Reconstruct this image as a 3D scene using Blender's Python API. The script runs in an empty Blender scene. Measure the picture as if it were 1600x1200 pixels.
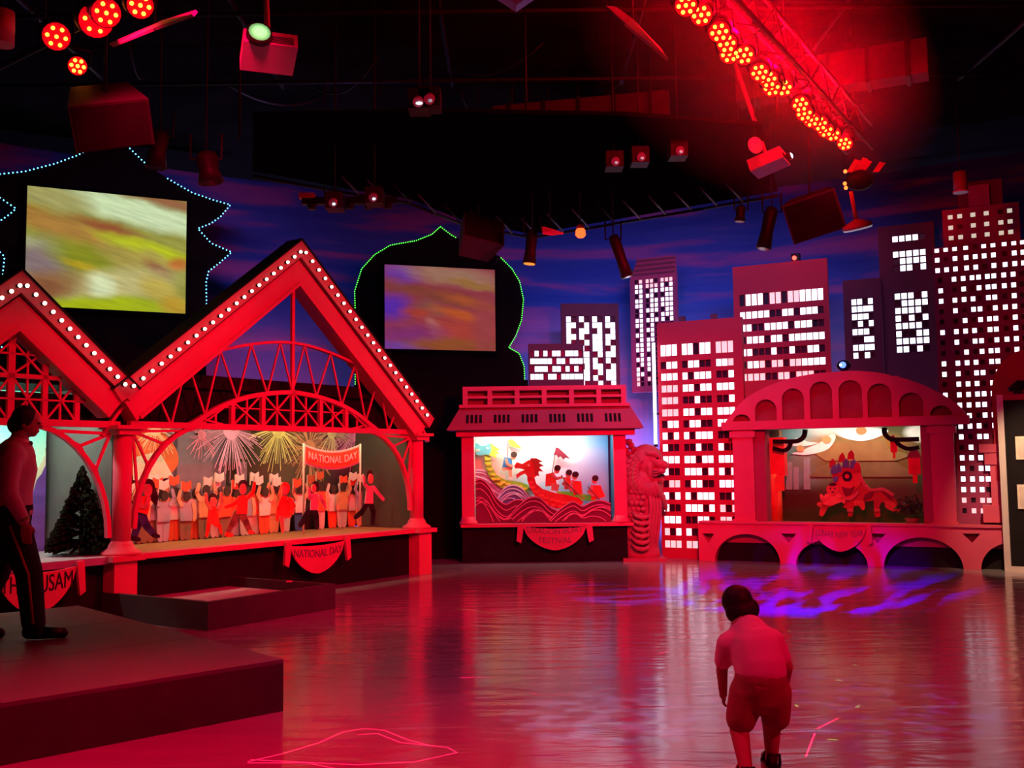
import bpy, math, random
from mathutils import Vector, Matrix
from math import sin, cos, pi, radians as R
random.seed(7)
SC = bpy.context.scene
COL = SC.collection
# ------------------------------------------------------------------ camera
PITCH, ROLL, FPX, CAMZ = R(4.47), R(-0.7), 1600.0, 1.6
cam_d = bpy.data.cameras.new('camera')
cam_d.sensor_width = 36.0
cam_d.lens = 36.0 * FPX / 1600.0
cam_d.clip_end = 200
cam = bpy.data.objects.new('camera', cam_d)
CROT = Matrix.Rotation(pi / 2 + PITCH, 3, 'X') @ Matrix.Rotation(ROLL, 3, 'Z')
cam.matrix_world = Matrix.Translation((0, 0, CAMZ)) @ CROT.to_4x4()
COL.objects.link(cam)
SC.camera = cam
CP = Vector((0, 0, CAMZ))
# ------------------------------------------------------------------ colour management, world
vs = SC.view_settings
vs.view_transform = 'Standard'
vs.look = 'None'
vs.gamma = 1
vs.use_curve_mapping = False
vs.exposure = -0.12
w = bpy.data.worlds.new('world')
SC.world = w
w.use_nodes = True
w.node_tree.nodes['Background'].inputs[0].default_value = (0.9, 0.25, 0.45, 1)
w.node_tree.nodes['Background'].inputs[1].default_value = 0.002
try:
    SC.cycles.max_bounces = 5
    SC.cycles.diffuse_bounces = 2
    SC.cycles.glossy_bounces = 3
    SC.cycles.caustics_reflective = False
    SC.cycles.caustics_refractive = False
    SC.cycles.sample_clamp_indirect = 3
    SC.cycles.use_light_tree = True
except Exception:
    pass


def ray(px, py):
    return (CROT @ Vector(((px - 800) / FPX, -(py - 600) / FPX, -1))).normalized()


def at_z(px, py, z=0.0):
    d = ray(px, py)
    t = (z - CAMZ) / d.z
    return CP + d * t


def at_y(px, py, y):
    d = ray(px, py)
    return CP + d * (y / d.y)


# ------------------------------------------------------------------ lights
def light(name, kind, loc, power, color, target=None, size=0.1, angle=60, blend=0.5, size_y=None, spread=None):
    d = bpy.data.lights.new(name, kind)
    d.energy = power
    d.color = color
    if kind == 'AREA':
        d.size = size
        if size_y:
            d.shape = 'RECTANGLE'
            d.size_y = size_y
        if spread:
            d.spread = R(spread)
    else:
        d.shadow_soft_size = size
    if kind == 'SPOT':
        d.spot_size = R(angle)
        d.spot_blend = blend
    o = bpy.data.objects.new(name, d)
    COL.objects.link(o)
    o.location = loc
    if target is not None:
        o.rotation_euler = (Vector(target) - Vector(loc)).to_track_quat('-Z', 'Y').to_euler()
    return o


RED = (1.0, 0.0, 0.05)
# red wash from the LED bars under the ceiling, plus added fill spots
light('red_wash', 'SPOT', (3.0, 9.6, 4.15), 1600, RED, (-2.6, 13.4, 1.2), .12, 70, .8)
light('red_wash', 'SPOT', (2.6, 9.0, 4.15), 1900, RED, (.6, 16.8, 1.5), .12, 50, 1)
light('red_wash', 'SPOT', (2.2, 8.4, 4.15), 2600, RED, (3.7, 16.2, .9), .12, 46, 1)
light('red_wash', 'SPOT', (-1.2, 5.4, 5.0), 2100, RED, (-1.6, 4.6, 0), .12, 80, .9)
light('red_wash', 'SPOT', (-3.2, 7.0, 4.8), 380, RED, (2.5, 12, 0), .12, 95, .9)
light('red_wash', 'SPOT', (1.6, 7.0, 4.15), 1100, RED, (-1.8, 14.0, 0), .12, 50, .9)
light('red_wash', 'SPOT', (3.3, 10.2, 4.15), 300, RED, (-.2, 7.5, 0), .15, 110, .9)
light('violet_fill', 'SPOT', (-1.0, 5.0, 5.2), 200, (.5, .28, 1.0), (1.2, 9.5, 0), .3, 80, 1)  # added violet fill for floor and platform, not from the LED bars
light('red_wash', 'SPOT', (-1.6, 6.0, 5.0), 900, RED, (-4.0, 12.0, 1.2), .12, 60, .9)
light('red_wash', 'SPOT', (4.5, 2.5, 4.8), 1100, RED, (3.2, 7.0, 0), .12, 90, 1)  # added red spot for child and near floor, away from the LED bars
# cool wash on the painted sky, from behind the boards
for x, y in ((-4.7, 16.85), (-3.2, 17.5), (-.6, 18.6), (1.6, 18.7), (3.6, 18.1), (5.6, 17.3), (7.2, 16.4)):
    light('sky_wash', 'AREA', (x, y, .3), 130, (.42, .36, 1.0), (x, y + .5, 3.2), .5, size_y=.2)
light('sky_fill', 'AREA', (2.5, 14.0, 6.3), 60, (.4, .4, 1.0), (2.5, 18.0, 3.6), 5.0, size_y=.3, spread=90)
light('sky_fill', 'AREA', (-4.5, 12.5, 6.3), 24, (.4, .4, 1.0), (-5.0, 17, 3.8), 3.0, size_y=.3, spread=90)



# ------------------------------------------------------------------ frames: vertical planes standing in the room
class Frame:
    """x along the plane, y away from the viewer, z up"""
    def __init__(s, A, B=None, u=None, back=0.0):
        A = Vector((A[0], A[1]))
        if u is None:
            u = Vector((B[0], B[1])) - A
        s.u = Vector((u[0], u[1])).normalized()
        s.w = Vector((-s.u.y, s.u.x))
        s.O = A + s.w * back
        s.rot = math.atan2(s.u.y, s.u.x)

    def pt(s, x, y, z):
        p = s.O + s.u * x + s.w * y
        return Vector((p.x, p.y, z))

    def hit(s, px, py, y=0.0):
        d = ray(px, py)
        O = Vector((CP.x, CP.y)) - s.O
        t = (y - O.dot(s.w)) / Vector((d.x, d.y)).dot(s.w)
        P = CP + d * t
        return (Vector((P.x, P.y)) - s.O).dot(s.u), P.z


# ------------------------------------------------------------------ mesh builder
class M:
    def __init__(s):
        s.v = []
        s.f = []
        s.sm = []

    def add(s, vs, fs, smooth=False):
        b = len(s.v)
        s.v += [tuple(q) for q in vs]
        s.f += [tuple(i + b for i in f) for f in fs]
        s.sm += [smooth] * len(fs)
        return s

    def box(s, x0, x1, y0, y1, z0, z1):
        return s.add([(x0, y0, z0), (x1, y0, z0), (x1, y1, z0), (x0, y1, z0), (x0, y0, z1), (x1, y0, z1), (x1, y1, z1), (x0, y1, z1)],
                     [(3, 2, 1, 0), (4, 5, 6, 7), (0, 1, 5, 4), (1, 2, 6, 5), (2, 3, 7, 6), (3, 0, 4, 7)])

    def prism(s, poly, y0, y1):
        """poly: (x,z) counter-clockwise seen from the viewer side"""
        a = sum(poly[i][0] * poly[(i + 1) % len(poly)][1] - poly[(i + 1) % len(poly)][0] * poly[i][1] for i in range(len(poly)))
        if a < 0:
            poly = poly[::-1]
        n = len(poly)
        vs = [(p[0], y0, p[1]) for p in poly] + [(p[0], y1, p[1]) for p in poly]
        fs = [tuple(range(n)), tuple(range(2 * n - 1, n - 1, -1))]
        fs += [((i + 1) % n, i, i + n, (i + 1) % n + n) for i in range(n)]
        return s.add(vs, fs)

    def prismz(s, poly, z0, z1):
        a = sum(poly[i][0] * poly[(i + 1) % len(poly)][1] - poly[(i + 1) % len(poly)][0] * poly[i][1] for i in range(len(poly)))
        if a < 0:
            poly = poly[::-1]
        n = len(poly)
        vs = [(p[0], p[1], z0) for p in poly] + [(p[0], p[1], z1) for p in poly]
        fs = [tuple(range(n - 1, -1, -1)), tuple(range(n, 2 * n))]
        fs += [(i, (i + 1) % n, (i + 1) % n + n, i + n) for i in range(n)]
        return s.add(vs, fs)

    def tube(s, pts, r, n=8, caps=True):
        """tube through points, r a number or a list"""
        pts = [Vector(p) for p in pts]
        rs = r if isinstance(r, (list, tuple)) else [r] * len(pts)
        b = len(s.v)
        up = None
        for i, p in enumerate(pts):
            t = (pts[min(i + 1, len(pts) - 1)] - pts[max(i - 1, 0)])
            t = t.normalized() if t.length > 1e-9 else Vector((0, 0, 1))
            if up is None:
                up = Vector((0, 0, 1)) if abs(t.z) < .9 else Vector((1, 0, 0))
            a = t.cross(up).normalized()
            c = a.cross(t).normalized()
            up = c
            for k in range(n):
                g = 2 * pi * k / n
                q = p + (a * cos(g) + c * sin(g)) * rs[i]
                s.v.append(tuple(q))
        for i in range(len(pts) - 1):
            for k in range(n):
                s.f.append((b + i * n + k, b + i * n + (k + 1) % n, b + (i + 1) * n + (k + 1) % n, b + (i + 1) * n + k))
                s.sm.append(n > 5)
        if caps:
            s.f.append(tuple(b + k for k in range(n - 1, -1, -1)))
            s.f.append(tuple(b + (len(pts) - 1) * n + k for k in range(n)))
            s.sm += [False, False]
        return s

    def bar(s, p0, p1, wx, wy=None):
        """square bar between two points of the xz plane, wy deep"""
        wy = wy or wx
        p0 = Vector(p0)
        p1 = Vector(p1)
        t = (p1 - p0)
        t = t.normalized()
        a = Vector((-t.z, 0, t.x)) * wx / 2
        y = Vector((0, wy / 2, 0))
        vs = [p0 - a - y, p0 + a - y, p0 + a + y, p0 - a + y, p1 - a - y, p1 + a - y, p1 + a + y, p1 - a + y]
        return s.add(vs, [(3, 2, 1, 0), (4, 5, 6, 7), (0, 1, 5, 4), (1, 2, 6, 5), (2, 3, 7, 6), (3, 0, 4, 7)])

    def band(s, pts, wx, y0, y1):
        """band of width wx following a path of (x,z) points, extruded y0..y1"""
        n = len(pts)
        L, Rr = [], []
        for i, p in enumerate(pts):
            a = pts[max(i - 1, 0)]
            b = pts[min(i + 1, n - 1)]
            dx, dz = b[0] - a[0], b[1] - a[1]
            l = math.hypot(dx, dz) or 1
            wi = wx[i] if isinstance(wx, (list, tuple)) else wx
            L.append((p[0] - dz / l * wi / 2, p[1] + dx / l * wi / 2))
            Rr.append((p[0] + dz / l * wi / 2, p[1] - dx / l * wi / 2))
        for i in range(n - 1):
            s.prism([Rr[i], Rr[i + 1], L[i + 1], L[i]], y0, y1)
        return s

    def ball(s, c, rx, ry=None, rz=None, n=10, m=6):
        ry = ry or rx
        rz = rz or rx
        vs = [(c[0], c[1], c[2] - rz)]
        for j in range(1, m):
            a = -pi / 2 + pi * j / m
            for k in range(n):
                g = 2 * pi * k / n
                vs.append((c[0] + rx * cos(a) * cos(g), c[1] + ry * cos(a) * sin(g), c[2] + rz * sin(a)))
        vs.append((c[0], c[1], c[2] + rz))
        fs = [(0, 1 + (k + 1) % n, 1 + k) for k in range(n)]
        for j in range(m - 2):
            for k in range(n):
                fs.append((1 + j * n + k, 1 + j * n + (k + 1) % n, 1 + (j + 1) * n + (k + 1) % n, 1 + (j + 1) * n + k))
        t = len(vs) - 1
        o = 1 + (m - 2) * n
        fs += [(o + k, o + (k + 1) % n, t) for k in range(n)]
        return s.add(vs, fs, True)

    def limb(s, pts, n=10):
        """tapered rounded limb: [(x,y,z,r), ...]"""
        for i in range(len(pts) - 1):
            p0, p1 = Vector(pts[i][:3]), Vector(pts[i + 1][:3])
            s.tube([p0, p1], [pts[i][3], pts[i + 1][3]], n)
        for p in pts:
            s.ball(p[:3], p[3], n=n, m=6)
        return s

    def lathe(s, prof, n=16, c=(0, 0)):
        """prof: (r,z)"""
        b = len(s.v)
        for r, z in prof:
            for k in range(n):
                g = 2 * pi * k / n
                s.v.append((c[0] + r * cos(g), c[1] + r * sin(g), z))
        for i in range(len(prof) - 1):
            for k in range(n):
                s.f.append((b + i * n + k, b + i * n + (k + 1) % n, b + (i + 1) * n + (k + 1) % n, b + (i + 1) * n + k))
                s.sm.append(True)
        s.f.append(tuple(b + k for k in range(n - 1, -1, -1)))
        s.f.append(tuple(b + (len(prof) - 1) * n + k for k in range(n)))
        s.sm += [False, False]
        return s

    def slices(s, xs, fn, y0, y1):
        """solid plate with openings: fn(x) gives the solid z intervals at x"""
        e = 1e-5
        for a, b in zip(xs[:-1], xs[1:]):
            A, B = fn(a + e), fn(b - e)
            if len(A) != len(B):
                B = A = fn((a + b) / 2)
            for (p, q), (r, t) in zip(A, B):
                if q - p < 1e-4 and t - r < 1e-4:
                    continue
                s.prism([(a, p), (b, r), (b, t), (a, q)], y0, y1)
        return s

    def xform(s, m):
        s.v = [tuple(m @ Vector(q)) for q in s.v]
        return s

    def mesh(s, name):
        me = bpy.data.meshes.new(name)
        me.from_pydata(s.v, [], s.f)
        me.polygons.foreach_set('use_smooth', s.sm)
        me.update()
        return me


def mkobj(name, mesh, mat=None, parent=None, label=None):
    o = bpy.data.objects.new(name, mesh)
    COL.objects.link(o)
    if mat is not None:
        mesh.materials.clear()
        mesh.materials.append(mat)
    if parent is not None:
        o.parent = parent
    if label:
        o['label'] = label
    return o


def part(name, m, mat, parent, label=None, stuff=False):
    o = mkobj(name, m.mesh(name), mat, parent, label)
    if stuff:
        o['kind'] = 'stuff'
    return o


def inst(name, mesh, parent, loc=(0, 0, 0), rot=None, scale=None):
    o = bpy.data.objects.new(name, mesh)
    COL.objects.link(o)
    o.parent = parent
    o.location = loc
    if rot:
        o.rotation_euler = rot
    if scale:
        o.scale = scale
    return o


def struct(name, m, mat):
    o = mkobj(name, m.mesh(name), mat)
    o['kind'] = 'structure'
    return o


class T:
    """a thing: an Empty at its base, with local x along its frame"""
    def __init__(s, name, label, cat, F=None, x=0, y=0, z=0, group=None, loc=None, rot=0):
        s.F = F
        s.x, s.y, s.z = x, y, z
        o = bpy.data.objects.new(name, None)
        o.empty_display_size = .1
        COL.objects.link(o)
        if F is not None:
            o.location = F.pt(x, y, z)
            o.rotation_euler = (0, 0, F.rot)
        else:
            o.location = loc or (0, 0, 0)
            o.rotation_euler = rot if isinstance(rot, tuple) else (0, 0, rot)
        o['label'] = label
        o['category'] = cat
        if group:
            o['group'] = group
        s.o = o
        s.M = Matrix.Translation(o.location) @ o.rotation_euler.to_matrix().to_4x4()

    def q(s, px, py, y=0.0):
        a, z = s.F.hit(px, py, s.y + y)
        return (a - s.x, z - s.z)

    def Q(s, pts, y=0.0):
        return [s.q(a, b, y) for a, b in pts]

    def part(s, name, m, mat, parent=None, label=None, stuff=False):
        return part(name, m, mat, parent or s.o, label, stuff)


def thing_at(name, label, cat, F, px, py, y=0.0, group=None):
    a, z = F.hit(px, py, y)
    return T(name, label, cat, F, a, y, z, group)


def smooth_blob(o, voxel=0.01, it=3):
    r = o.modifiers.new('remesh', 'REMESH')
    r.mode = 'VOXEL'
    r.voxel_size = voxel
    r.use_smooth_shade = True
    sm = o.modifiers.new('smooth', 'SMOOTH')
    sm.iterations = it
    sm.factor = .5
    return o


# ------------------------------------------------------------------ materials
def nodes(name):
    m = bpy.data.materials.new(name)
    m.use_nodes = True
    nt = m.node_tree
    return m, nt, nt.nodes, nt.links, nt.nodes['Principled BSDF']


def lin(c):
    return tuple(((x / 255) / 12.92 if x / 255 <= .04045 else ((x / 255 + .055) / 1.055) ** 2.4) for x in c[:3])


def mat(name, rgb, rough=.6, metal=0.0, var=.12, scale=6.0, bump=0.0, emit=None, strength=0, spec=.3, stretch=(1, 1, 1)):
    """rgb linear albedo, mottled a little"""
    m, nt, N, L, b = nodes(name)
    tc = N.new('ShaderNodeTexCoord')
    mp = N.new('ShaderNodeMapping')
    mp.inputs['Scale'].default_value = stretch
    nz = N.new('ShaderNodeTexNoise')
    nz.inputs['Scale'].default_value = scale
    nz.inputs['Detail'].default_value = 4
    L.new(tc.outputs['Object'], mp.inputs[0])
    L.new(mp.outputs[0], nz.inputs['Vector'])
    r = N.new('ShaderNodeMapRange')
    r.inputs['From Min'].default_value = .3
    r.inputs['From Max'].default_value = .7
    r.inputs['To Min'].default_value = 1 - var
    r.inputs['To Max'].default_value = 1 + var
    L.new(nz.outputs['Fac'], r.inputs['Value'])
    mx = N.new('ShaderNodeVectorMath')
    mx.operation = 'SCALE'
    mx.inputs[0].default_value = rgb
    L.new(r.outputs[0], mx.inputs['Scale'])
    L.new(mx.outputs[0], b.inputs['Base Color'])
    b.inputs['Roughness'].default_value = rough
    b.inputs['Metallic'].default_value = metal
    b.inputs['Specular IOR Level'].default_value = spec
    if bump:
        bp = N.new('ShaderNodeBump')
        bp.inputs['Strength'].default_value = bump
        bp.inputs['Distance'].default_value = .02
        L.new(nz.outputs['Fac'], bp.inputs['Height'])
        L.new(bp.outputs[0], b.inputs['Normal'])
    if emit:
        b.inputs['Emission Color'].default_value = (*emit, 1)
        b.inputs['Emission Strength'].default_value = strength
    return m


def glow(name, rgb, strength, sample=True):
    m, nt, N, L, b = nodes(name)
    b.inputs['Base Color'].default_value = (*[c * .4 for c in rgb], 1)
    b.inputs['Emission Color'].default_value = (*rgb, 1)
    b.inputs['Emission Strength'].default_value = strength
    try:
        if not sample:
            m.cycles.emission_sampling = 'NONE'
    except Exception:
        pass
    return m


def art(name, base, blobs, emit=0.0, rough=.7, warp=.12, wscale=3.0, streak=None):
    """picture made of soft patches: blobs (cx, cz, rx, rz, angle, rgb, softness) in Generated-like coordinates (u right, v up, 0..1)"""
    m, nt, N, L, b = nodes(name)
    tc = N.new('ShaderNodeTexCoord')
    nz = N.new('ShaderNodeTexNoise')
    nz.inputs['Scale'].default_value = wscale
    nz.inputs['Detail'].default_value = 3
    L.new(tc.outputs['Generated'], nz.inputs['Vector'])
    sb = N.new('ShaderNodeVectorMath')
    sb.operation = 'SUBTRACT'
    sb.inputs[1].default_value = (.5, .5, .5)
    L.new(nz.outputs['Color'], sb.inputs[0])
    sc = N.new('ShaderNodeVectorMath')
    sc.operation = 'SCALE'
    sc.inputs['Scale'].default_value = warp
    L.new(sb.outputs[0], sc.inputs[0])
    ad = N.new('ShaderNodeVectorMath')
    ad.operation = 'ADD'
    L.new(tc.outputs['Generated'], ad.inputs[0])
    L.new(sc.outputs[0], ad.inputs[1])
    prev = N.new('ShaderNodeRGB')
    prev.outputs[0].default_value = (*base, 1)
    out = prev.outputs[0]
    for (cx, cz, rx, rz, ang, rgb, soft) in blobs:
        mp = N.new('ShaderNodeMapping')
        mp.vector_type = 'TEXTURE'
        mp.inputs['Location'].default_value = (cx, .5, cz)
        mp.inputs['Rotation'].default_value = (0, -R(ang), 0)
        mp.inputs['Scale'].default_value = (rx, 1e3, rz)
        L.new(ad.outputs[0], mp.inputs[0])
        ln = N.new('ShaderNodeVectorMath')
        ln.operation = 'LENGTH'
        L.new(mp.outputs[0], ln.inputs[0])
        mr = N.new('ShaderNodeMapRange')
        mr.interpolation_type = 'SMOOTHSTEP'
        mr.inputs['From Min'].default_value = 1 + soft
        mr.inputs['From Max'].default_value = max(0, 1 - soft)
        L.new(ln.outputs['Value'], mr.inputs['Value'])
        mx = N.new('ShaderNodeMix')
        mx.data_type = 'RGBA'
        L.new(mr.outputs[0], mx.inputs['Factor'])
        L.new(out, mx.inputs['A'])
        mx.inputs['B'].default_value = (*rgb, 1)
        out = mx.outputs['Result']
    if streak:
        n2 = N.new('ShaderNodeTexNoise')
        mp = N.new('ShaderNodeMapping')
        mp.vector_type = 'TEXTURE'
        mp.inputs['Rotation'].default_value = (0, -R(streak[0]), 0)
        mp.inputs['Scale'].default_value = (1 / streak[1], 1, 1 / streak[2])
        L.new(tc.outputs['Generated'], mp.inputs[0])
        L.new(mp.outputs[0], n2.inputs['Vector'])
        n2.inputs['Scale'].default_value = 2
        n2.inputs['Detail'].default_value = 5
        mr = N.new('ShaderNodeMapRange')
        mr.inputs['From Min'].default_value = .3
        mr.inputs['From Max'].default_value = .7
        mr.inputs['To Min'].default_value = 1 - streak[3]
        mr.inputs['To Max'].default_value = 1 + streak[3]
        L.new(n2.outputs['Fac'], mr.inputs['Value'])
        vm = N.new('ShaderNodeVectorMath')
        vm.operation = 'SCALE'
        L.new(out, vm.inputs[0])
        L.new(mr.outputs[0], vm.inputs['Scale'])
        out = vm.outputs[0]
    L.new(out, b.inputs['Base Color'])
    b.inputs['Roughness'].default_value = rough
    b.inputs['Specular IOR Level'].default_value = .1
    if emit:
        b.inputs['Base Color'].default_value = (0.02, 0.02, 0.02, 1)
        for l in list(b.inputs['Base Color'].links):
            L.remove(l)
        L.new(out, b.inputs['Emission Color'])
        b.inputs['Emission Strength'].default_value = emit
    return m


def text_mesh(body, size, extrude=.004, spacing=1.0):
    c = bpy.data.curves.new('txt', 'FONT')
    c.body = body
    c.size = size
    c.extrude = extrude
    c.align_x = 'CENTER'
    c.align_y = 'CENTER'
    c.space_character = spacing
    o = bpy.data.objects.new('txt', c)
    COL.objects.link(o)
    bpy.context.view_layer.update()
    me = bpy.data.meshes.new_from_object(o.evaluated_get(bpy.context.evaluated_depsgraph_get()))
    bpy.data.objects.remove(o)
    bpy.data.curves.remove(c)
    for v in me.vertices:   # lie in the xz plane, facing the viewer (-y)
        x, y, z = v.co
        v.co = (x, -z, y)
    return me


PAINT = mat('painted_plaster', (.66, .085, .15), .55, var=.06, scale=3)  # red of the lamps put into the paint; neutral paint rendered pink
PAINT_D = mat('painted_panel', (.36, .045, .09), .6, var=.08, scale=3)  # carries the same red light tint in its colour
BLACK = mat('black_paint', (.014, .011, .012), .7, var=.2, scale=4, spec=.08)
BLACKM = mat('black_metal', (.012, .010, .011), .5, var=.2, scale=8, spec=.15)
WHITE_P = mat('white_plastic', (.6, .58, .55), .4, var=.04)
PANE = glow('lit_pane', (.80, .86, 1.0), 2.2)
PANE_D = glow('dim_pane', (1.0, .62, .66), 1.1)
PANE_OFF = mat('dark_pane', (.03, .012, .03), .3)

# ================================================================== THE ROOM
F_ST = Frame((-1.09, 15.8), u=(.573, .819))            # stage front, left of the room: x = 0 at its right end, negative to the left
F_DR = Frame(at_z(720, 880), B=at_z(981, 877))         # front of the boat display
_a = at_z(1119, 876)
F_NY = Frame(_a, u=(.889, -.459))                      # front of the bridge-like display
F_S1 = Frame((-2.5, 17.2), u=(.894, .447))             # left dome board
F_S2 = Frame(at_y(560, 700, 17.3), u=(.95, .313))      # middle dome board

# floor
def floor_material():
    m, nt, N, L, b = nodes('glossy_vinyl')
    tc = N.new('ShaderNodeTexCoord')
    mp = N.new('ShaderNodeMapping')
    mp.inputs['Scale'].default_value = (.35, 1.5, 1)
    L.new(tc.outputs['Object'], mp.inputs[0])
    nz = N.new('ShaderNodeTexNoise')
    nz.inputs['Scale'].default_value = 3.2
    nz.inputs['Detail'].default_value = 3.5
    nz.inputs['Distortion'].default_value = .5
    L.new(mp.outputs[0], nz.inputs['Vector'])
    bp = N.new('ShaderNodeBump')
    bp.inputs['Strength'].default_value = .30
    bp.inputs['Distance'].default_value = .03
    L.new(nz.outputs['Fac'], bp.inputs['Height'])
    L.new(bp.outputs[0], b.inputs['Normal'])
    n2 = N.new('ShaderNodeTexNoise')
    n2.inputs['Scale'].default_value = 1.3
    n2.inputs['Detail'].default_value = 5
    L.new(tc.outputs['Object'], n2.inputs['Vector'])
    cr = N.new('ShaderNodeValToRGB')
    cr.color_ramp.elements[0].color = (.20, .17, .18, 1)
    cr.color_ramp.elements[1].color = (.29, .25, .26, 1)
    L.new(n2.outputs['Fac'], cr.inputs[0])
    L.new(cr.outputs[0], b.inputs['Base Color'])
    b.inputs['Roughness'].default_value = .14
    b.inputs['Specular IOR Level'].default_value = .75
    return m


fm = M().box(-11, 12, -3, 22, -.1, 0)
struct('floor', fm, floor_material())
struct('ceiling', M().box(-11, 12, -3, 22, 6.6, 6.75), mat('black_ceiling', (.007, .006, .006), .9, var=.3, spec=0, scale=1.5))
WALLM = mat('dark_wall', (.02, .016, .02), .8)
struct('wall_left', M().box(-10.1, -9.95, -3, 21, 0, 6.6), WALLM)
struct('wall_right', M().box(10.8, 10.95, -3, 21, 0, 6.6), WALLM)
struct('wall_rear', M().box(-10, 10.8, -3.0, -2.85, 0, 6.6), WALLM)


# painted sky: a curved wall of eight panels
def sky_material():
    m, nt, N, L, b = nodes('painted_dusk_sky')
    tc = N.new('ShaderNodeTexCoord')
    sx = N.new('ShaderNodeSeparateXYZ')
    L.new(tc.outputs['Object'], sx.inputs[0])
    mp = N.new('ShaderNodeMapping')
    mp.inputs['Scale'].default_value = (.22, .22, 1.9)
    L.new(tc.outputs['Object'], mp.inputs[0])
    nz = N.new('ShaderNodeTexNoise')
    nz.inputs['Scale'].default_value = 1.5
    nz.inputs['Detail'].default_value = 4
    nz.inputs['Distortion'].default_value = .35
    L.new(mp.outputs[0], nz.inputs['Vector'])
    cr = N.new('ShaderNodeValToRGB')
    e = cr.color_ramp.elements
    e[0].position = .38
    e[0].color = (.035, .085, .50, 1)
    e[1].position = .72
    e[1].color = (.42, .12, .42, 1)
    k = e.new(.5)
    k.color = (.06, .11, .55, 1)
    k = e.new(.58)
    k.color = (.24, .10, .46, 1)
    L.new(nz.outputs['Fac'], cr.inputs[0])
    # paler and more lilac towards the painted horizon
    mr = N.new('ShaderNodeMapRange')
    mr.inputs['From Min'].default_value = 4.6
    mr.inputs['From Max'].default_value = 1.8
    L.new(sx.outputs['Z'], mr.inputs['Value'])
    mx = N.new('ShaderNodeMix')
    mx.data_type = 'RGBA'
    L.new(mr.outputs[0], mx.inputs['Factor'])
    L.new(cr.outputs[0], mx.inputs['A'])
    mx.inputs['B'].default_value = (.50, .38, .85, 1)
    L.new(mx.outputs['Result'], b.inputs['Base Color'])
    b.inputs['Roughness'].default_value = .9
    b.inputs['Specular IOR Level'].default_value = .05
    return m


SKY = sky_material()
cyc = [(-9.95, 13.6), (-6.5, 16.3), (-3.2, 18.2), (0.0, 19.1), (2.6, 19.2), (5.2, 18.3), (8.2, 16.6), (10.8, 15.2)]
sm = M()
pts = []
for i in range(len(cyc) - 1):
    p0 = cyc[max(i - 1, 0)]
    p1, p2 = cyc[i], cyc[i + 1]
    p3 = cyc[min(i + 2, len(cyc) - 1)]
    for k in range(6):
        t = k / 6
        pts.append(tuple(.5 * ((2 * p1[j]) + (-p0[j] + p2[j]) * t + (2 * p0[j] - 5 * p1[j] + 4 * p2[j] - p3[j]) * t * t + (-p0[j] + 3 * p1[j] - 3 * p2[j] + p3[j]) * t ** 3) for j in (0, 1)))
pts.append(cyc[-1])
n = len(pts)
vs_ = []
for (x, y) in pts:
    vs_ += [(x, y, 0), (x, y, 6.6), (x, y + .12, 6.6), (x, y + .12, 0)]
fs_ = []
for i in range(n - 1):
    a, b_ = i * 4, i * 4 + 4
    fs_ += [(a, b_, b_ + 1, a + 1), (a + 1, b_ + 1, b_ + 2, a + 2), (a + 2, b_ + 2, b_ + 3, a + 3)]
sm.add(vs_, fs_, True)
struct('wall_back', sm, SKY)


# ================================================================== LOW PLATFORMS
DECK = mat('grey_deck', (.12, .10, .12), .55, var=.1, scale=2)
c1, c2, c3 = at_z(443, 1030, .335), at_z(122, 946, .335), at_z(0, 1099, .335)
e1 = (c3 - c1).normalized()
e2 = (c2 - c1).normalized()
P = T('stage_platform', 'low grey platform the man in the white shirt stands on, dark sides', 'platform', loc=(c1.x, c1.y, 0))
LN = (c2 - c1).length
ang = [Vector((0, 0, 0)), e1 * 4.2, e1 * 4.2 + e2 * LN * 1.0, e2 * LN]
skirt = [(v.x * .995, v.y * .995) for v in ang]
P.part('skirt', M().prismz(skirt, 0, .31), mat('platform_skirt', (.05, .04, .045), .7))
for k in range(3):
    a, b_ = k / 3 + (.0015 if k else 0), (k + 1) / 3 - .0015
    q0 = [e2 * LN * a, e1 * 4.2 + e2 * LN * a, e1 * 4.2 + e2 * LN * b_, e2 * LN * b_]
    P.part('deck_panel', M().prismz([(v.x, v.y) for v in q0], .31, .335), DECK)

# open tray-like dark box behind the platform
t1, t2, t3, t4 = at_z(325, 941, .28), at_z(524, 912, .28), at_z(341, 899, .28), at_z(131, 924, .28)
t4 = t1 + (t3 - t2)
for p_ in (t1, t2, t3, t4):
    print('LOWBOX', (Vector((p_.x, p_.y)) - F_ST.O).dot(F_ST.w), (Vector((p_.x, p_.y)) - F_ST.O).dot(F_ST.u))
B = T('low_box', 'low dark open box with a pale inner floor, between the platform and the wide stage', 'box', loc=(t1.x, t1.y, 0))
cs = [(p.x - t1.x, p.y - t1.y) for p in (t1, t2, t3, t4)]
cx = sum(c[0] for c in cs) / 4
cy = sum(c[1] for c in cs) / 4
inn = [(c[0] + (cx - c[0]) * .07, c[1] + (cy - c[1]) * .07) for c in cs]
BOXM = mat('dark_box_board', (.045, .03, .035), .6)
for i in range(4):
    j = (i + 1) % 4
    B.part('side_board', M().prismz([cs[i], cs[j], inn[j], inn[i]], 0, .28), BOXM)
B.part('inner_floor', M().prismz(inn, 0, .17), mat('box_floor', (.42, .36, .36), .5))
for px, py in ((154, 921), (183, 917), (236, 911), (326, 901), (452, 908)):
    p = at_z(px, py, .29)
    q = at_z(px, py, .29)
    B.part('corner_clip', M().box(p.x - t1.x - .03, p.x - t1.x + .03, p.y - t1.y - .02, p.y - t1.y + .02, .28, .295), PAINT)


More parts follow.
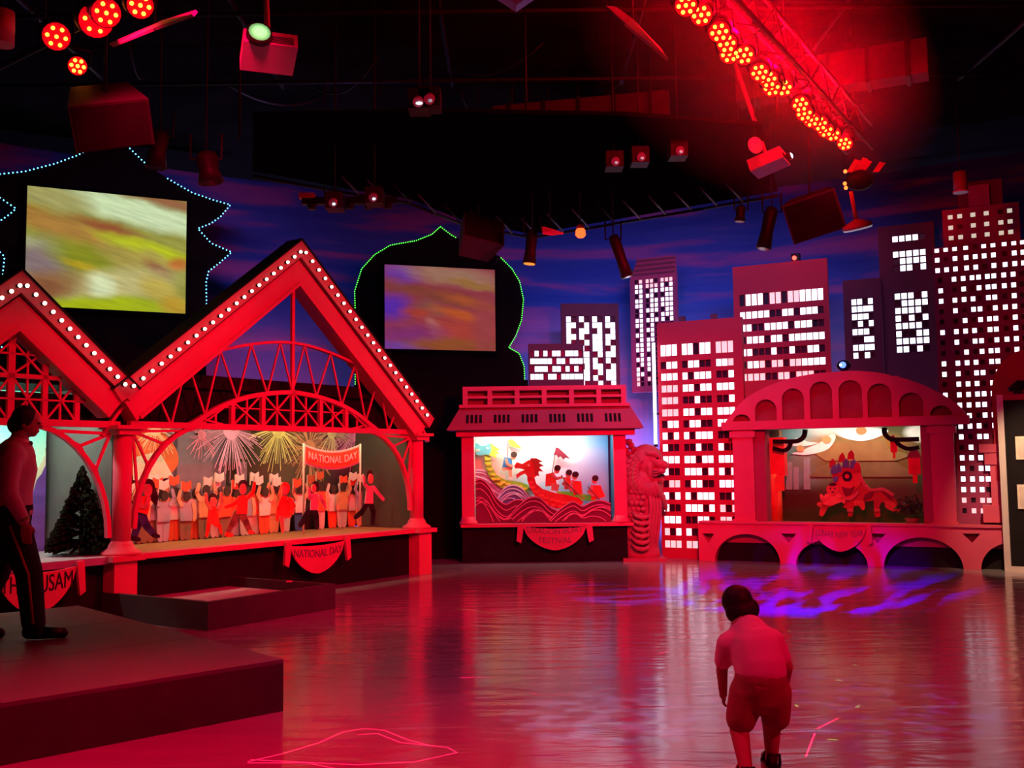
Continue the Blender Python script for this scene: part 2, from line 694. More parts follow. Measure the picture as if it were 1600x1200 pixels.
# ================================================================== GABLED STAGES
def arc_pts(T_, px_pts, y=0.0, n=24):
    """smooth open curve through pixel points of the right half, mirrored to the left"""
    P_ = [T_.q(a, b, y) for a, b in px_pts]
    P_ = [(-x, z) for x, z in P_[::-1] if x > 1e-3] + P_
    out = []
    for i in range(len(P_) - 1):
        p0, p1, p2, p3 = P_[max(i - 1, 0)], P_[i], P_[i + 1], P_[min(i + 2, len(P_) - 1)]
        for k in range(4):
            t = k / 4
            out.append(tuple(.5 * ((2 * p1[j]) + (-p0[j] + p2[j]) * t + (2 * p0[j] - 5 * p1[j] + 4 * p2[j] - p3[j]) * t * t + (-p0[j] + 3 * p1[j] - 3 * p2[j] + p3[j]) * t ** 3) for j in (0, 1)))
    out.append(P_[-1])
    return out


def along(pts, x):
    for (a, b) in zip(pts[:-1], pts[1:]):
        if a[0] <= x <= b[0]:
            return a[1] + (b[1] - a[1]) * (x - a[0]) / max(b[0] - a[0], 1e-6)
    return pts[0][1] if x < pts[0][0] else pts[-1][1]


BULB = glow('warm_bulb', (1.0, .74, .55), 5)
BULB_MESH = M().ball((0, 0, 0), .021, n=8, m=6).mesh('bulb')
BULB_MESH.materials.append(BULB)
SOCK = M().tube([(0, 0, 0), (0, -.03, 0)], .02, 8).mesh('socket')
SOCK.materials.append(BLACKM)
TRIM = mat('maroon_fascia', (.50, .09, .13), .45, var=.05)


def gable(name, label, F, xc, hw, z_apex, z_eave, z_eave_r, nb, cat='stage'):
    """gable front: fascia with bulbs, sloping beams, centre post; its frame origin is the middle of the stage on the floor"""
    G = T(name, label, cat, F, xc, 0, 0)
    for sgn, ze in ((-1, z_eave), (1, z_eave_r)):
        a = Vector((0, 0, z_apex))
        b = Vector((sgn * hw, 0, ze))
        t = (b - a).normalized()
        nn = Vector((0, 0, 1)) - t * t.z
        nn = nn.normalized()

        def quad(o0, o1, e0=0, e1=0):
            # mitred at the apex (vertical cut at x = 0)
            res = []
            for o, inv in ((o0, 0), (o1, 1)):
                s0 = a + nn * o
                s0 = s0 - t * (s0.x / t.x)
                s1 = b + nn * o + t * e1
                res.append((s0, s1))
            return [(res[0][0].x, res[0][0].z), (res[0][1].x, res[0][1].z), (res[1][1].x, res[1][1].z), (res[1][0].x, res[1][0].z)]
        fas = G.part('fascia', M().prism(quad(.10, -.075, e1=.1), -.16, .12), TRIM)
        G.part('cover_strip', M().prism(quad(.118, .10, e1=.11), -.18, .12), BLACK)
        G.part('sloping_beam', M().prism(quad(-.10, -.36, e1=.05), -.12, .10), PAINT)
        G.part('beam_edge', M().prism(quad(-.33, -.37, e1=.0), -.15, -.12), PAINT)
        for i in range(nb):
            t_ = (i + .35) / nb
            if sgn < 0 and i == 0:
                t_ = .45 / nb
            p = a.lerp(b, t_)
            inst('socket', SOCK, G.o, (p.x, -.16, p.z))
            inst('bulb', BULB_MESH, G.o, (p.x, -.205, p.z))
    return G


_xl, _xr = F_ST.hit(187, 760)[0], F_ST.hit(653, 760)[0]
HW = (_xr - _xl) / 2
XC = (_xl + _xr) / 2
G1 = gable('gabled_stage', 'large red-lit gabled stage front with marquee bulbs, arched truss and two posts', F_ST, XC, HW + .06, 4.42, 2.44, 2.28, 22)
_, zch = G1.q(457, 670)
zch = zch
FLZ = .67


def truss(G, hw, zc, upper, lower, posts, spoke_top, hook, mat_=None, thin=.022):
    """upper/lower: curves (x,z) from -hw to hw; zc the bottom chord"""
    mat_ = mat_ or PAINT
    up = M().band(upper, .034, -.03, .03)
    G.part('upper_arch', up, mat_)
    G.part('lower_arch', M().band(lower, .055, -.035, .035), mat_)
    G.part('bottom_chord', M().box(-hw + .1, hw - .1, -.04, .04, zc - .035, zc + .035), mat_)
    ps = sorted(set([-p for p in posts] + list(posts)))
    for p in ps:
        if abs(p) < 1e-6:
            continue
        zt = along(lower, p)
        if zt - zc > .06:
            G.part('truss_post', M().box(p - .03, p + .03, -.025, .025, zc, zt), mat_)
    # X braces and thin mid posts between posts
    edge = [-hw * .80] + ps + [hw * .80]
    for a, b in zip(edge[:-1], edge[1:]):
        za, zb = along(lower, a), along(lower, b)
        h = min(za, zb) - zc
        if h < .08:
            continue
        G.part('cross_brace', M().bar((a, .01, zc), (b, .01, zb), thin, .02).bar((a, -.01, za), (b, -.01, zc), thin, .02)
               .bar(((a + b) / 2, .012, zc), ((a + b) / 2, .012, along(lower, (a + b) / 2)), thin * 1.1, .02), mat_)
    zm = zc + (along(lower, 0) - zc) * .5
    xm = max([x for x, z in lower if z > zm] + [.1])
    G.part('mid_rail', M().box(-xm, xm, .01, .025, zm - .008, zm + .008), mat_)
    # zigzag between the two arches
    k = 5
    for s in (-1, 1):
        lo = [0] + [hw * (.17 + .19 * i) for i in range(k)]
        hi = [hw * (.085 + .19 * i) for i in range(k)]
        for i in range(k):
            x0, x1, xh = lo[i] * s, lo[i + 1] * s, hi[i] * s
            zl0 = max(along(lower, x0), zc)
            zl1 = max(along(lower, x1), zc)
            zh = along(upper, xh)
            if zh < zc + .05:
                continue
            G.part('web_brace', M().bar((x0, 0, zl0), (xh, 0, zh), .021, .02).bar((xh, 0, zh), (x1, 0, zl1), .021, .02), mat_)
    # knee arch under the chord with spokes to the post top
    for s in (-1, 1):
        hk = [(s * x, z) for x, z in hook]
        if s < 0:
            pass
        G.part('knee_arch', M().band(hk, .05, -.03, .03), mat_)
        st = (s * spoke_top[0], spoke_top[1])
        m = M()
        for i in (2, 4, 6, 8):
            if i < len(hk):
                e = hk[i]
                v = Vector((e[0], 0, e[1]))
                o = Vector((st[0], 0, st[1]))
                m.bar(o, o.lerp(v, .92), .028, .02)
                tx = o.lerp(v, .9)
                m.bar(tx, (hk[i - 1][0], 0, hk[i - 1][1]), .02, .02)
                if i + 1 < len(hk):
                    m.bar(tx, (hk[i + 1][0], 0, hk[i + 1][1]), .02, .02)
        G.part('knee_spokes', m, mat_)


def column(G, x, z0, z1, w=.15, parent=None):
    c = G.part('column', M().lathe([(w * .62, z0), (w * .62, z1)], 20, (x, 0)), PAINT, parent)
    part('column_base', M().lathe([(w * 1.35, z0), (w * 1.3, z0 + .03), (w * .9, z0 + .07), (w * .8, z0 + .11), (w * .62, z0 + .15)], 20, (x, 0)), PAINT, c)
    part('column_capital', M().box(x - w * 1.15, x + w * 1.15, -w * 1.15, w * 1.15, z1 - .04, z1).box(x - w * .85, x + w * .85, -w * .85, w * .85, z1 - .1, z1 - .04), PAINT, c)


ua = arc_pts(G1, [(457, 536), (500, 546), (550, 567), (600, 598), (645, 645), (668, 690)])
la = arc_pts(G1, [(457, 613), (490, 619), (525, 630), (555, 646), (575, 662), (590, 674)])
hook = []
zt = zch
for i in range(11):
    a = i / 10 * pi / 2
    hook.append((HW - .18 - (1 - sin(a)) * .95, zt - (1 - cos(a)) * 1.15))
truss(G1, HW, zch, ua, la, [0.0, .50, .98, 1.45], (HW - .15, zch - .08), hook)
za = G1.q(457, 437)[1]
G1.part('king_post', M().box(-.023, .023, -.02, .02, zch, 4.02), PAINT)
for s in (-1, 1):
    column(G1, s * (HW - .03), FLZ, zch - .02, .16)
# stage body: black base, floor boards, black display box
G1.part('stage_base', M().box(-HW - .12, HW + .05, .06, 1.6, 0, FLZ - .05), BLACK)
G1.part('stage_edge', M().box(-HW - .12, HW + .05, -.1, .08, FLZ - .06, FLZ), PAINT)
FLW = mat('stage_boards', (.40, .22, .07), .45, var=.25, scale=3, stretch=(1, 12, 1))
for i in range(5):
    G1.part('floor_board', M().box(-HW + .05, HW - .05, .08 + i * .25, .08 + i * .25 + .244, FLZ - .05, FLZ - .002), FLW)
for s in (-1, 1):
    x = s * (HW + .0)
    G1.part('base_pier', M().box(x - .14, x + .14, -.14, .12, 0, FLZ - .06).box(x - .2, x + .2, -.2, .12, FLZ - .06, FLZ), PAINT)
DP = 1.32
SIDEM = mat('olive_side_wall', (.08, .06, .04), .8, var=.15, scale=1.5)
G1.part('side_wall', M().box(HW - .02, HW + .06, .12, DP + .1, FLZ, 2.55), SIDEM)
G1.part('side_wall', M().box(-HW - .02, -HW + .04, .12, DP + .1, FLZ, 2.55), mat('grey_side_wall', (.12, .12, .115), .8, var=.2, scale=1.2))
G1.part('box_roof', M().box(-HW, HW, .12, DP + .1, 2.55, 2.62), BLACK)
G1.part('box_fascia', M().box(-HW + .02, HW + .3, .2, .26, zch - .02, 2.72), BLACK)
G1.part('light_trough', M().box(-HW + .1, HW - .1, .32, .44, 2.49, 2.545), BLACK)

# backdrop: night towers, balloon-like float, fireworks
SKYN = art('fireworks_sky', lin((44, 28, 30)), [(.15, .75, .25, .5, 0, lin((130, 70, 60)), .7), (.62, .8, .3, .5, 0, lin((60, 52, 34)), .6),
                                           (.9, .9, .12, .4, 0, lin((150, 60, 100)), .6), (.75, .75, .12, .5, 0, lin((120, 90, 70)), .7)], warp=.2)
bd = G1.part('backdrop', M().box(-HW + .02, HW - .02, DP, DP + .06, FLZ - .05, 2.55), SKYN)
yb = DP - .02


def pb(px, py, y=yb):
    return G1.q(px, py, y)


TOWER = mat('painted_tower', (.20, .13, .15), .8)
for x0, x1, y0 in ((270, 305, 640), (305, 350, 640), (330, 352, 650), (370, 385, 722), (258, 276, 640)):
    a, b_ = pb(x0, 740), pb(x1, 740)
    zt_ = min(pb(x0, y0)[1], 2.48)
    part('painted_tower', M().box(a[0], b_[0], yb - .012, yb, FLZ, zt_), TOWER, bd)
# the big orange and cream float behind the left post
ORG = mat('orange_print', (.80, .13, .03), .7)
CRM = mat('cream_print', (.75, .60, .42), .7)
c = pb(232, 708)
part('painted_float', M().prism([(c[0] + .42 * cos(a) * (1 - .3 * sin(a)), min(c[1] + .32 * sin(a), 2.45)) for a in [i * pi / 12 for i in range(24)]], yb - .03, yb - .012), ORG, bd)
part('float_body', M().prism([pb(205, 715), pb(246, 705), pb(268, 745), pb(230, 752), pb(205, 750)], yb - .04, yb - .03), CRM, bd)


def burst(px, py, rad, rgb, nrays, name, seed, amin=0, amax=2 * pi, strength=.35):
    rnd = random.Random(seed)
    c = pb(px, py)
    m = M()
    for i in range(int(nrays * 1.5)):
        a = amin + (amax - amin) * rnd.random()
        l = rad * (.45 + .55 * rnd.random())
        r0 = rad * .06 * rnd.random()
        pts_ = []
        for k in range(6):
            t = k / 5
            rr = r0 + (l - r0) * t
            pts_.append((c[0] + cos(a) * rr, c[1] + sin(a) * rr - .18 * rr * rr / rad))
        pts_ = [p for p in pts_ if p[1] < 2.5 and abs(p[0]) < HW - .03]
        if len(pts_) > 2:
            w0 = .0055 * (.6 + rnd.random())
            m.band(pts_, [w0 * (.3 + .7 * (k / 5)) for k in range(len(pts_))], yb - .052, yb - .048)
    core = M().prism([(c[0] + rad * .22 * cos(g), min(2.49, c[1] + rad * .22 * sin(g))) for g in [i * pi / 8 for i in range(16)]], yb - .047, yb - .043)
    mm = mat(name, rgb, .8, var=.2)
    part('firework_streaks', m, mm, bd, stuff=True)
    part('firework_core', core, mm, bd)


burst(358, 672, .62, (.95, .42, .55), 90, 'pink_firework', 1)
burst(432, 672, .55, (.90, .75, .22), 80, 'gold_firework', 2)
burst(312, 680, .30, (.80, .22, .28), 40, 'rose_firework', 3)
burst(480, 700, .55, (.75, .30, .14), 80, 'copper_firework', 4)
burst(515, 676, .42, (.85, .62, .30), 60, 'amber_firework', 5)
burst(548, 680, .50, (.85, .25, .45), 80, 'magenta_firework', 6)
burst(240, 672, .36, (1.0, .60, .35), 60, 'peach_firework', 7)

# ---- painted crowd with flags (thin cut-out boards standing along the backdrop)
SKIN = mat('painted_skin', (.72, .36, .18), .7)
HAIR = mat('painted_hair', (.05, .03, .02), .7)
C_WHITE = mat('painted_white', (.72, .62, .52), .7)
C_RED = mat('painted_red', (.85, .09, .03), .7)
C_ORG = mat('painted_orange', (.78, .30, .12), .7)
C_PINK = mat('painted_pink', (.75, .42, .38), .7)
C_BRN = mat('painted_brown', (.28, .12, .07), .7)
C_JEAN = mat('painted_denim', (.05, .10, .25), .7)
C_BLK = mat('painted_black', (.02, .015, .02), .7)
C_LIL = mat('painted_lilac', (.42, .30, .36), .7)
CN = {id(C_WHITE): 'cream', id(C_RED): 'red', id(C_ORG): 'orange', id(C_PINK): 'pink', id(C_BRN): 'brown', id(C_JEAN): 'blue', id(C_BLK): 'black', id(C_LIL): 'lilac'}


def ell(cx, cz, rx, rz, n=14):
    return [(cx + rx * cos(2 * pi * i / n), cz + rz * sin(2 * pi * i / n)) for i in range(n)]


def limb2(m, pts, y0, y1):
    """flat tapered limb (x,z,r)"""
    for i in range(len(pts) - 1):
        (x0, z0, r0), (x1, z1, r1) = pts[i], pts[i + 1]
        dx, dz = x1 - x0, z1 - z0
        l = math.hypot(dx, dz) or 1
        ux, uz = dx / l, dz / l
        poly = []
        a0 = math.atan2(uz, ux)
        for k in range(5):
            a = a0 + pi / 2 + pi * k / 4
            poly.append((x0 + r0 * cos(a), z0 + r0 * sin(a)))
        for k in range(5):
            a = a0 - pi / 2 + pi * k / 4
            poly.append((x1 + r1 * cos(a), z1 + r1 * sin(a)))
        m.prism(poly, y0, y1)
    return m


def crowd_figure(i, px, pyb, h, shirt, legs, up, flag, label):
    y = DP - .10 - (.05 if i % 2 else 0) - .002 * i
    Fg = T('crowd_cutout', label, 'cutout figure', F_ST, XC + G1.q(px, pyb, y)[0], y, FLZ, 'painted crowd cutouts along the backdrop')
    tk = .015
    lw = h * .085
    for s in (-1, 1):
        Fg.part('trouser_leg', limb2(M(), [(s * h * .06, lw * .8, lw * .8), (s * h * .07, h * .45, lw)], 0, tk), legs)
    sh = M().prism([(-h * .14, h * .40), (h * .14, h * .40), (h * .17, h * .72), (h * .12, h * .80), (-h * .12, h * .80), (-h * .17, h * .72)], -tk, 0)
    Fg.part('shirt', sh, shirt)
    for s in (-1, 1):
        am = M()
        if up & (1 if s < 0 else 2):
            limb2(am, [(s * h * .14, h * .74, h * .045), (s * h * .22, h * .86, h * .04), (s * h * .17, h * 1.02, h * .035)], -2 * tk, -tk)
        else:
            limb2(am, [(s * h * .16, h * .74, h * .045), (s * h * .20, h * .55, h * .04), (s * h * .18, h * .42, h * .035)], -2 * tk, -tk)
        Fg.part('arm', am, shirt if i % 3 == 0 else SKIN)
    Fg.part('hair', M().prism(ell(0, h * .91, h * .085, h * .10), -2 * tk, -tk), HAIR)
    Fg.part('neck', M().box(-h * .035, h * .035, -tk, 0, h * .78, h * .86), SKIN)
    if flag:
        s = -1 if flag in ('w', 'r') else 1
        fx = s * h * .17
        Fg.part('flag_stick', M().box(fx - .006, fx + .006, -3 * tk, -2 * tk, h * .98, h * 1.22), CRM)
        fw, fh = .15, .12
        fl = [(fx, h * 1.24 - fh), (fx + fw * .5, h * 1.24 - fh - .02), (fx + fw, h * 1.24 - fh + .02), (fx + fw * .96, h * 1.24), (fx + fw * .5, h * 1.24 - .03), (fx, h * 1.24)]
        Fg.part('flag', M().prism(fl, -3.4 * tk, -2.9 * tk), C_RED if flag in 'rR' else C_WHITE)


ORD = ['first', 'second', 'third', 'fourth', 'fifth', 'sixth', 'seventh', 'eighth', 'ninth', 'tenth', 'eleventh', 'twelfth', 'thirteenth',
       'fourteenth', 'fifteenth', 'sixteenth', 'seventeenth', 'eighteenth', 'nineteenth', 'twentieth', 'twenty-first', 'twenty-second']
crowd = [(205, C_WHITE, C_PINK, 3, 'w'), (222, C_ORG, C_BRN, 3, 'R'), (240, C_LIL, C_BRN, 2, 'w'), (255, C_LIL, C_LIL, 3, 'w'), (272, C_WHITE, C_RED, 3, 'r'),
         (290, C_LIL, C_BRN, 1, 'r'), (303, C_WHITE, C_RED, 3, 'W'), (320, C_ORG, C_BRN, 3, 'W'), (337, C_LIL, C_PINK, 2, 'w'), (353, C_RED, C_BRN, 0, 'W'),
         (368, C_ORG, C_LIL, 1, 'r'), (384, C_LIL, C_PINK, 0, 'W'), (398, C_RED, C_PINK, 0, 'w'), (413, C_WHITE, C_RED, 3, 'W'), (428, C_ORG, C_ORG, 3, 'w'),
         (446, C_RED, C_PINK, 1, 'R'), (468, C_WHITE, C_JEAN, 3, 'R'), (500, C_RED, C_PINK, 0, 'r'), (520, C_WHITE, C_RED, 3, 'R'), (535, C_ORG, C_PINK, 2, 'W'), (550, C_PINK, C_RED, 1, 'r'), (564, C_LIL, C_ORG, 3, 'w')]
for i, (px, s_, l_, up, fl) in enumerate(crowd):
    hh = .66 + .04 * ((i * 37) % 5 - 2) / 2
    crowd_figure(i, px, 830, hh, s_, l_, up, fl,
                 'painted crowd cutout, %s shirt and %s trousers, %s from the left post' % (CN[id(s_)], CN[id(l_)], ORD[i]))


# ---- performers at the front of the stage, placed by joints (pixel pairs on their own plane)
def puppet(label, y, base, parts):
    px, py = base
    x0, _ = F_ST.hit(px, py, y)
    Fg = T('performer_cutout', label, 'cutout figure', F_ST, x0, y, FLZ)
    k = 0
    flat = []
    for name, mt, shapes in parts:
        if name in ('arms', 'legs', 'shoes', 'jeans', 'brown_trousers', 'black_trousers') and len(shapes) > 1:
            one = {'arms': 'arm', 'legs': 'leg', 'shoes': 'shoe'}.get(name, 'trouser_leg')
            flat += [(one, mt, [sh]) for sh in shapes]
        else:
            flat.append((name, mt, shapes))
    for name, mt, shapes in flat:
        m = M()
        for sh in shapes:
            yy = -.006 * k
            if sh[0] == 'l':
                pts_ = [(*Fg.q(a, b, 0), r) for a, b, r in sh[1]]
                pts_ = [(a, max(b, r + .001), r) for a, b, r in pts_]
                limb2(m, pts_, yy - .014, yy)
            elif sh[0] == 'e':
                a, b, rx, rz = sh[1]
                cx_, cz_ = Fg.q(a, b)
                m.prism(ell(cx_, cz_, rx, rz), yy - .014, yy)
            else:
                m.prism([(a, max(b, .002)) for a, b in Fg.Q(sh[1])], yy - .014, yy)
            k += .3
        k += 1
        Fg.part(name, m, mt)
    return Fg


puppet('cutout girl with long black ponytail, red top and blue jeans, beside the left post', .35, (222, 845), [
    ('jeans', C_JEAN, [('l', [(213, 805, .06), (214, 822, .05), (209, 838, .04)]), ('l', [(220, 805, .06), (228, 822, .045), (238, 834, .035)])]),
    ('shoes', C_BLK, [('l', [(206, 841, .03), (215, 843, .025)]), ('l', [(238, 836, .028), (245, 838, .02)])]),
    ('hair', HAIR, [('e', (228, 760, .09, .09)), ('l', [(232, 764, .06), (238, 778, .05), (240, 787, .02)])]),
    ('red_top', C_RED, [('p', [(212, 775), (228, 775), (230, 790), (226, 804), (212, 800)])]),
    ('face', SKIN, [('e', (226, 766, .06, .075))]),
    ('arms', SKIN, [('l', [(214, 779, .03), (208, 787, .028), (206, 776, .025)]), ('l', [(226, 779, .03), (222, 792, .028), (212, 789, .025)])])])
puppet('small cutout child in red dress with both arms raised', .55, (331, 838), [
    ('legs', C_RED, [('l', [(325, 818, .03), (324, 828, .025), (322, 837, .02)]), ('l', [(335, 818, .03), (342, 822, .025), (344, 832, .02)])]),
    ('red_dress', C_RED, [('p', [(325, 791), (337, 791), (341, 818), (321, 820)])]),
    ('hair', HAIR, [('e', (329, 779, .075, .07))]),
    ('face', SKIN, [('e', (330, 784, .055, .06))]),
    ('arms', SKIN, [('l', [(325, 794, .025), (319, 784, .022), (318, 772, .02)]), ('l', [(337, 794, .025), (342, 784, .022), (341, 771, .02)])])])
puppet('cutout boy in red shirt and brown trousers, one arm up, beside the raised-arm child', .5, (373, 838), [
    ('brown_trousers', C_BRN, [('l', [(369, 803, .055), (362, 818, .045), (355, 832, .035)]), ('l', [(377, 803, .055), (383, 816, .045), (389, 829, .035)])]),
    ('shoes', C_RED, [('l', [(352, 835, .028), (360, 836, .025)]), ('l', [(388, 831, .028), (393, 832, .02)])]),
    ('red_shirt', C_RED, [('p', [(368, 775), (384, 773), (383, 803), (366, 803)])]),
    ('hair', HAIR, [('e', (376, 758, .075, .07))]),
    ('face', SKIN, [('e', (375, 764, .055, .07))]),
    ('arms', C_RED, [('l', [(370, 779, .03), (360, 788, .027), (348, 792, .022)]), ('l', [(382, 777, .03), (390, 768, .027), (392, 755, .022)])])])
puppet('cutout dancer in red costume standing on one leg, centre of the stage', .45, (440, 833), [
    ('legs', SKIN, [('l', [(439, 808, .035), (440, 820, .03), (441, 831, .02)]), ('l', [(444, 806, .035), (452, 806, .025)])]),
    ('red_costume', C_RED, [('p', [(436, 775), (446, 774), (452, 792), (451, 806), (431, 806), (432, 790)])]),
    ('headdress', C_RED, [('e', (443, 763, .08, .085))]),
    ('face', SKIN, [('e', (441, 766, .05, .06))]),
    ('arms', C_RED, [('l', [(437, 779, .03), (431, 795, .027), (429, 812, .02)]), ('l', [(447, 780, .03), (455, 790, .027), (450, 800, .02)])])])
pole_man = puppet('cutout man in pink shirt and black trousers walking under the left banner pole', .45, (485, 826), [
    ('black_trousers', C_BLK, [('l', [(484, 795, .05), (476, 808, .045), (469, 820, .04)]), ('l', [(490, 795, .05), (493, 808, .045), (494, 823, .04)])]),
    ('pink_shirt', C_PINK, [('p', [(484, 771), (496, 771), (494, 797), (483, 797)])]),
    ('hair', HAIR, [('e', (490, 760, .07, .075))]),
    ('face', SKIN, [('e', (487, 763, .045, .06))]),
    ('arms', C_PINK, [('l', [(486, 776, .03), (480, 778, .027), (479, 764, .022)]), ('l', [(495, 775, .03), (500, 784, .027), (504, 792, .022)])])])
puppet('cutout man in pink shirt striding right with arm swung back, nearest the right post', .5, (577, 820), [
    ('black_trousers', C_BLK, [('l', [(572, 787, .05), (565, 800, .045), (555, 808, .035)]), ('l', [(578, 787, .05), (582, 800, .045), (581, 817, .04)])]),
    ('pink_shirt', C_PINK, [('p', [(571, 759), (581, 759), (581, 787), (568, 787)])]),
    ('hair', HAIR, [('e', (575, 742, .07, .075))]),
    ('face', SKIN, [('e', (576, 748, .055, .075))]),
    ('arms', C_PINK, [('l', [(580, 762, .035), (588, 772, .03), (595, 780, .027)]), ('l', [(571, 763, .03), (565, 756, .027), (564, 745, .022)])])])
# banner over the crowd
yb2 = .6
x0, z0 = F_ST.hit(520, 700, yb2)
BN = T('hanging_banner', 'red painted banner reading NATIONAL DAY on two poles above the crowd', 'banner', F_ST, x0, yb2, FLZ)
hwid = (F_ST.hit(566, 700, yb2)[0] - F_ST.hit(478, 700, yb2)[0]) / 2
zc_ = F_ST.hit(478, 708, yb2)[1] - FLZ


def sag(x):
    return .10 * ((x / hwid) ** 2) * 1.0


def strip(h, y0, y1, wx=hwid, dz=0):
    m = M()
    n = 14
    for i in range(n):
        a, b_ = -wx + 2 * wx * i / n, -wx + 2 * wx * (i + 1) / n
        m.prism([(a, zc_ - .10 + sag(a) - h / 2 + dz), (b_, zc_ - .10 + sag(b_) - h / 2 + dz), (b_, zc_ - .10 + sag(b_) + h / 2 + dz), (a, zc_ - .10 + sag(a) + h / 2 + dz)], y0, y1)
    return m


BN.part('banner_border', strip(.27, 0, .01), C_WHITE)
BN.part('banner_field', strip(.21, -.006, 0, hwid * .93), C_RED)
tm = text_mesh('NATIONAL DAY', .15, .003, 1.05)
wmax = max(v.co.x for v in tm.vertices)
for v in tm.vertices:
    v.co.x *= hwid * .86 / wmax
    v.co.z += zc_ - .10 + sag(v.co.x)
    v.co.y -= .01
mkobj('banner_lettering', tm, C_WHITE, BN.o)
for s in (-1, 1):
    BN.part('banner_pole', M().tube([(s * hwid, .0, .0 if s < 0 else .1), (s * hwid, .0, zc_ + .14)], .014, 8), CRM)


# ---- swag banners with lettering on the fronts of the bases
def swag(name, label, F, px0, px1, pyt, pyb, lines, y=-.1, cmat=None, tmat=None, tsize=.11, zmid=None, cat='banner'):
    xa, zt_ = F.hit(px0, pyt, y)
    xb, _ = F.hit(px1, pyt, y)
    _, zb_ = F.hit((px0 + px1) / 2, pyb, y)
    xm = (xa + xb) / 2
    S = T(name, label, cat, F, xm, y, zt_)
    hw_ = (xb - xa) / 2
    dp = zb_ - zt_
    m = M()
    n = 20
    for i in range(n):
        a, b_ = -1 + 2 * i / n, -1 + 2 * (i + 1) / n
        f = lambda t: (t * hw_ * .84, -.03 - .03 * (1 - t * t), dp * (1 - t * t) ** .6 - .05 * (1 - abs(t)))
        p, q_ = f(a), f(b_)
        m.prism([(p[0], p[2] - .01), (q_[0], q_[2] - .01), (q_[0], q_[1]), (p[0], p[1])], -.02, 0)
    cm = cmat or PAINT
    S.part('cloth_swag', m, cm)
    for s in (-1, 1):
        S.part('side_tail', M().prism([(s * hw_ * .82, .02), (s * hw_ * .98, .02), (s * hw_ * 1.02, dp * .72), (s * hw_ * .9, dp * .82), (s * hw_ * .86, dp * .5)], -.04, .0), cm)
    for i, ln in enumerate(lines):
        tm_ = text_mesh(ln, tsize, .004)
        wm_ = max(v.co.x for v in tm_.vertices)
        fit = min(1, hw_ * (.74 - .2 * i) / wm_)
        for v in tm_.vertices:
            v.co.x *= fit
        zz = (-.10 - i * tsize * 1.15) if zmid is None else zmid - i * tsize * 1.1
        for v in tm_.vertices:
            v.co.z += zz - .05 * (1 - min(1, abs(v.co.x) / hw_))
            v.co.y -= .024
        mkobj('lettering', tm_, tmat or cm, S.o)
    return S


LETTER = mat('embossed_letters', (.22, .16, .17), .5)
swag('swag_banner', 'draped sign reading NATIONAL DAY on the black base of the wide stage', F_ST, 443, 545, 850, 889, ['NATIONAL DAY'], y=-.11, tsize=.145, tmat=LETTER, zmid=-.12)

# ================================================================== second, smaller gable at the far left
HW2 = 1.22
XC2 = XC - HW - HW2 - .03
G2 = gable('gabled_stage', 'smaller gabled stage front at the left edge, partly behind the man', F_ST, XC2, HW2, 3.46, 2.46, 2.46, 13)
zc2 = G1.q(195, 664)[1]
z587 = F_ST.hit(25, 587)[1]
up2 = [(x / 12 * HW2, zc2 + .85 * (1 - (x / 12) ** 2) ** .5) for x in range(-12, 13)]
G2.part('king_post', M().box(-.035, .035, -.02, .02, zc2, 3.1), PAINT)
G2.part('bottom_chord', M().box(-HW2, HW2, -.04, .04, zc2 - .035, zc2 + .035), PAINT)
zm2 = zc2 + (z587 - zc2) * 1.0


def gable_z(x):
    return 3.46 - .48 - (3.46 - 2.46) / HW2 * abs(x)


for zz, rr in ((zm2, .022), ((zm2 + zc2) / 2 - .0, .009), (zm2 + .22, .009)):
    xw = min(HW2, HW2 * (2.98 - zz) / 1.0)
    G2.part('cross_rail', M().box(-xw, xw, -.02, .02, zz - rr, zz + rr), PAINT)
for s in (-1, 1):
    for k in (1, 2, 3):
        x = s * k * .36
        zt_ = min(zm2, gable_z(x) + .06)
        if zt_ > zc2 + .1:
            G2.part('truss_post', M().box(x - .028, x + .028, -.02, .02, zc2, zt_ if k > 1 else min(gable_z(x), zm2 + .25)), PAINT)
    for k in range(3):
        xa, xb = s * k * .36, s * (k + 1) * .36
        for z_lo, z_hi in ((zc2, zm2), (zm2, zm2 + .35)):
            if gable_z(xb) < z_lo + .1 or (z_lo > zc2 and k > 0):
                continue
            z_h = min(z_hi, gable_z(xb) + .12)
            G2.part('cross_brace', M().bar((xa, .01, z_lo), (xb, .01, z_h), .02, .02).bar((xa, -.01, z_hi), (xb, -.01, z_lo), .02, .02)
                    .bar(((xa + xb) / 2, .012, z_lo), ((xa + xb) / 2, .012, z_h), .02, .02), PAINT)
hook2 = [(HW2 - .10 - (1 - sin(i / 10 * pi / 2)) * .95, zc2 - .02 - (1 - cos(i / 10 * pi / 2)) * 1.2) for i in range(11)]
for s in (-1, 1):
    hk = [(s * x, z) for x, z in hook2]
    G2.part('knee_arch', M().band(hk, .05, -.03, .03), PAINT)
    m = M()
    o = Vector((s * (HW2 - .1), 0, zc2 - .1))
    for i in (2, 4, 6):
        v = Vector((hk[i][0], 0, hk[i][1]))
        tx = o.lerp(v, .88)
        m.bar(o, tx, .035, .02).bar(tx, (hk[i - 1][0], 0, hk[i - 1][1]), .022, .02).bar(tx, (hk[i + 1][0], 0, hk[i + 1][1]), .022, .02)
    G2.part('knee_spokes', m, PAINT)
column(G2, -HW2, FLZ, zc2, .16)
G2.part('stage_base', M().box(-HW2 - .1, HW2 - .05, .06, 1.5, 0, FLZ - .08), BLACK)
G2.part('stage_edge', M().box(-HW2 - .1, HW2 - .05, -.1, 1.45, FLZ - .08, FLZ - .002), mat('grey_stage_top', (.35, .32, .35), .6))
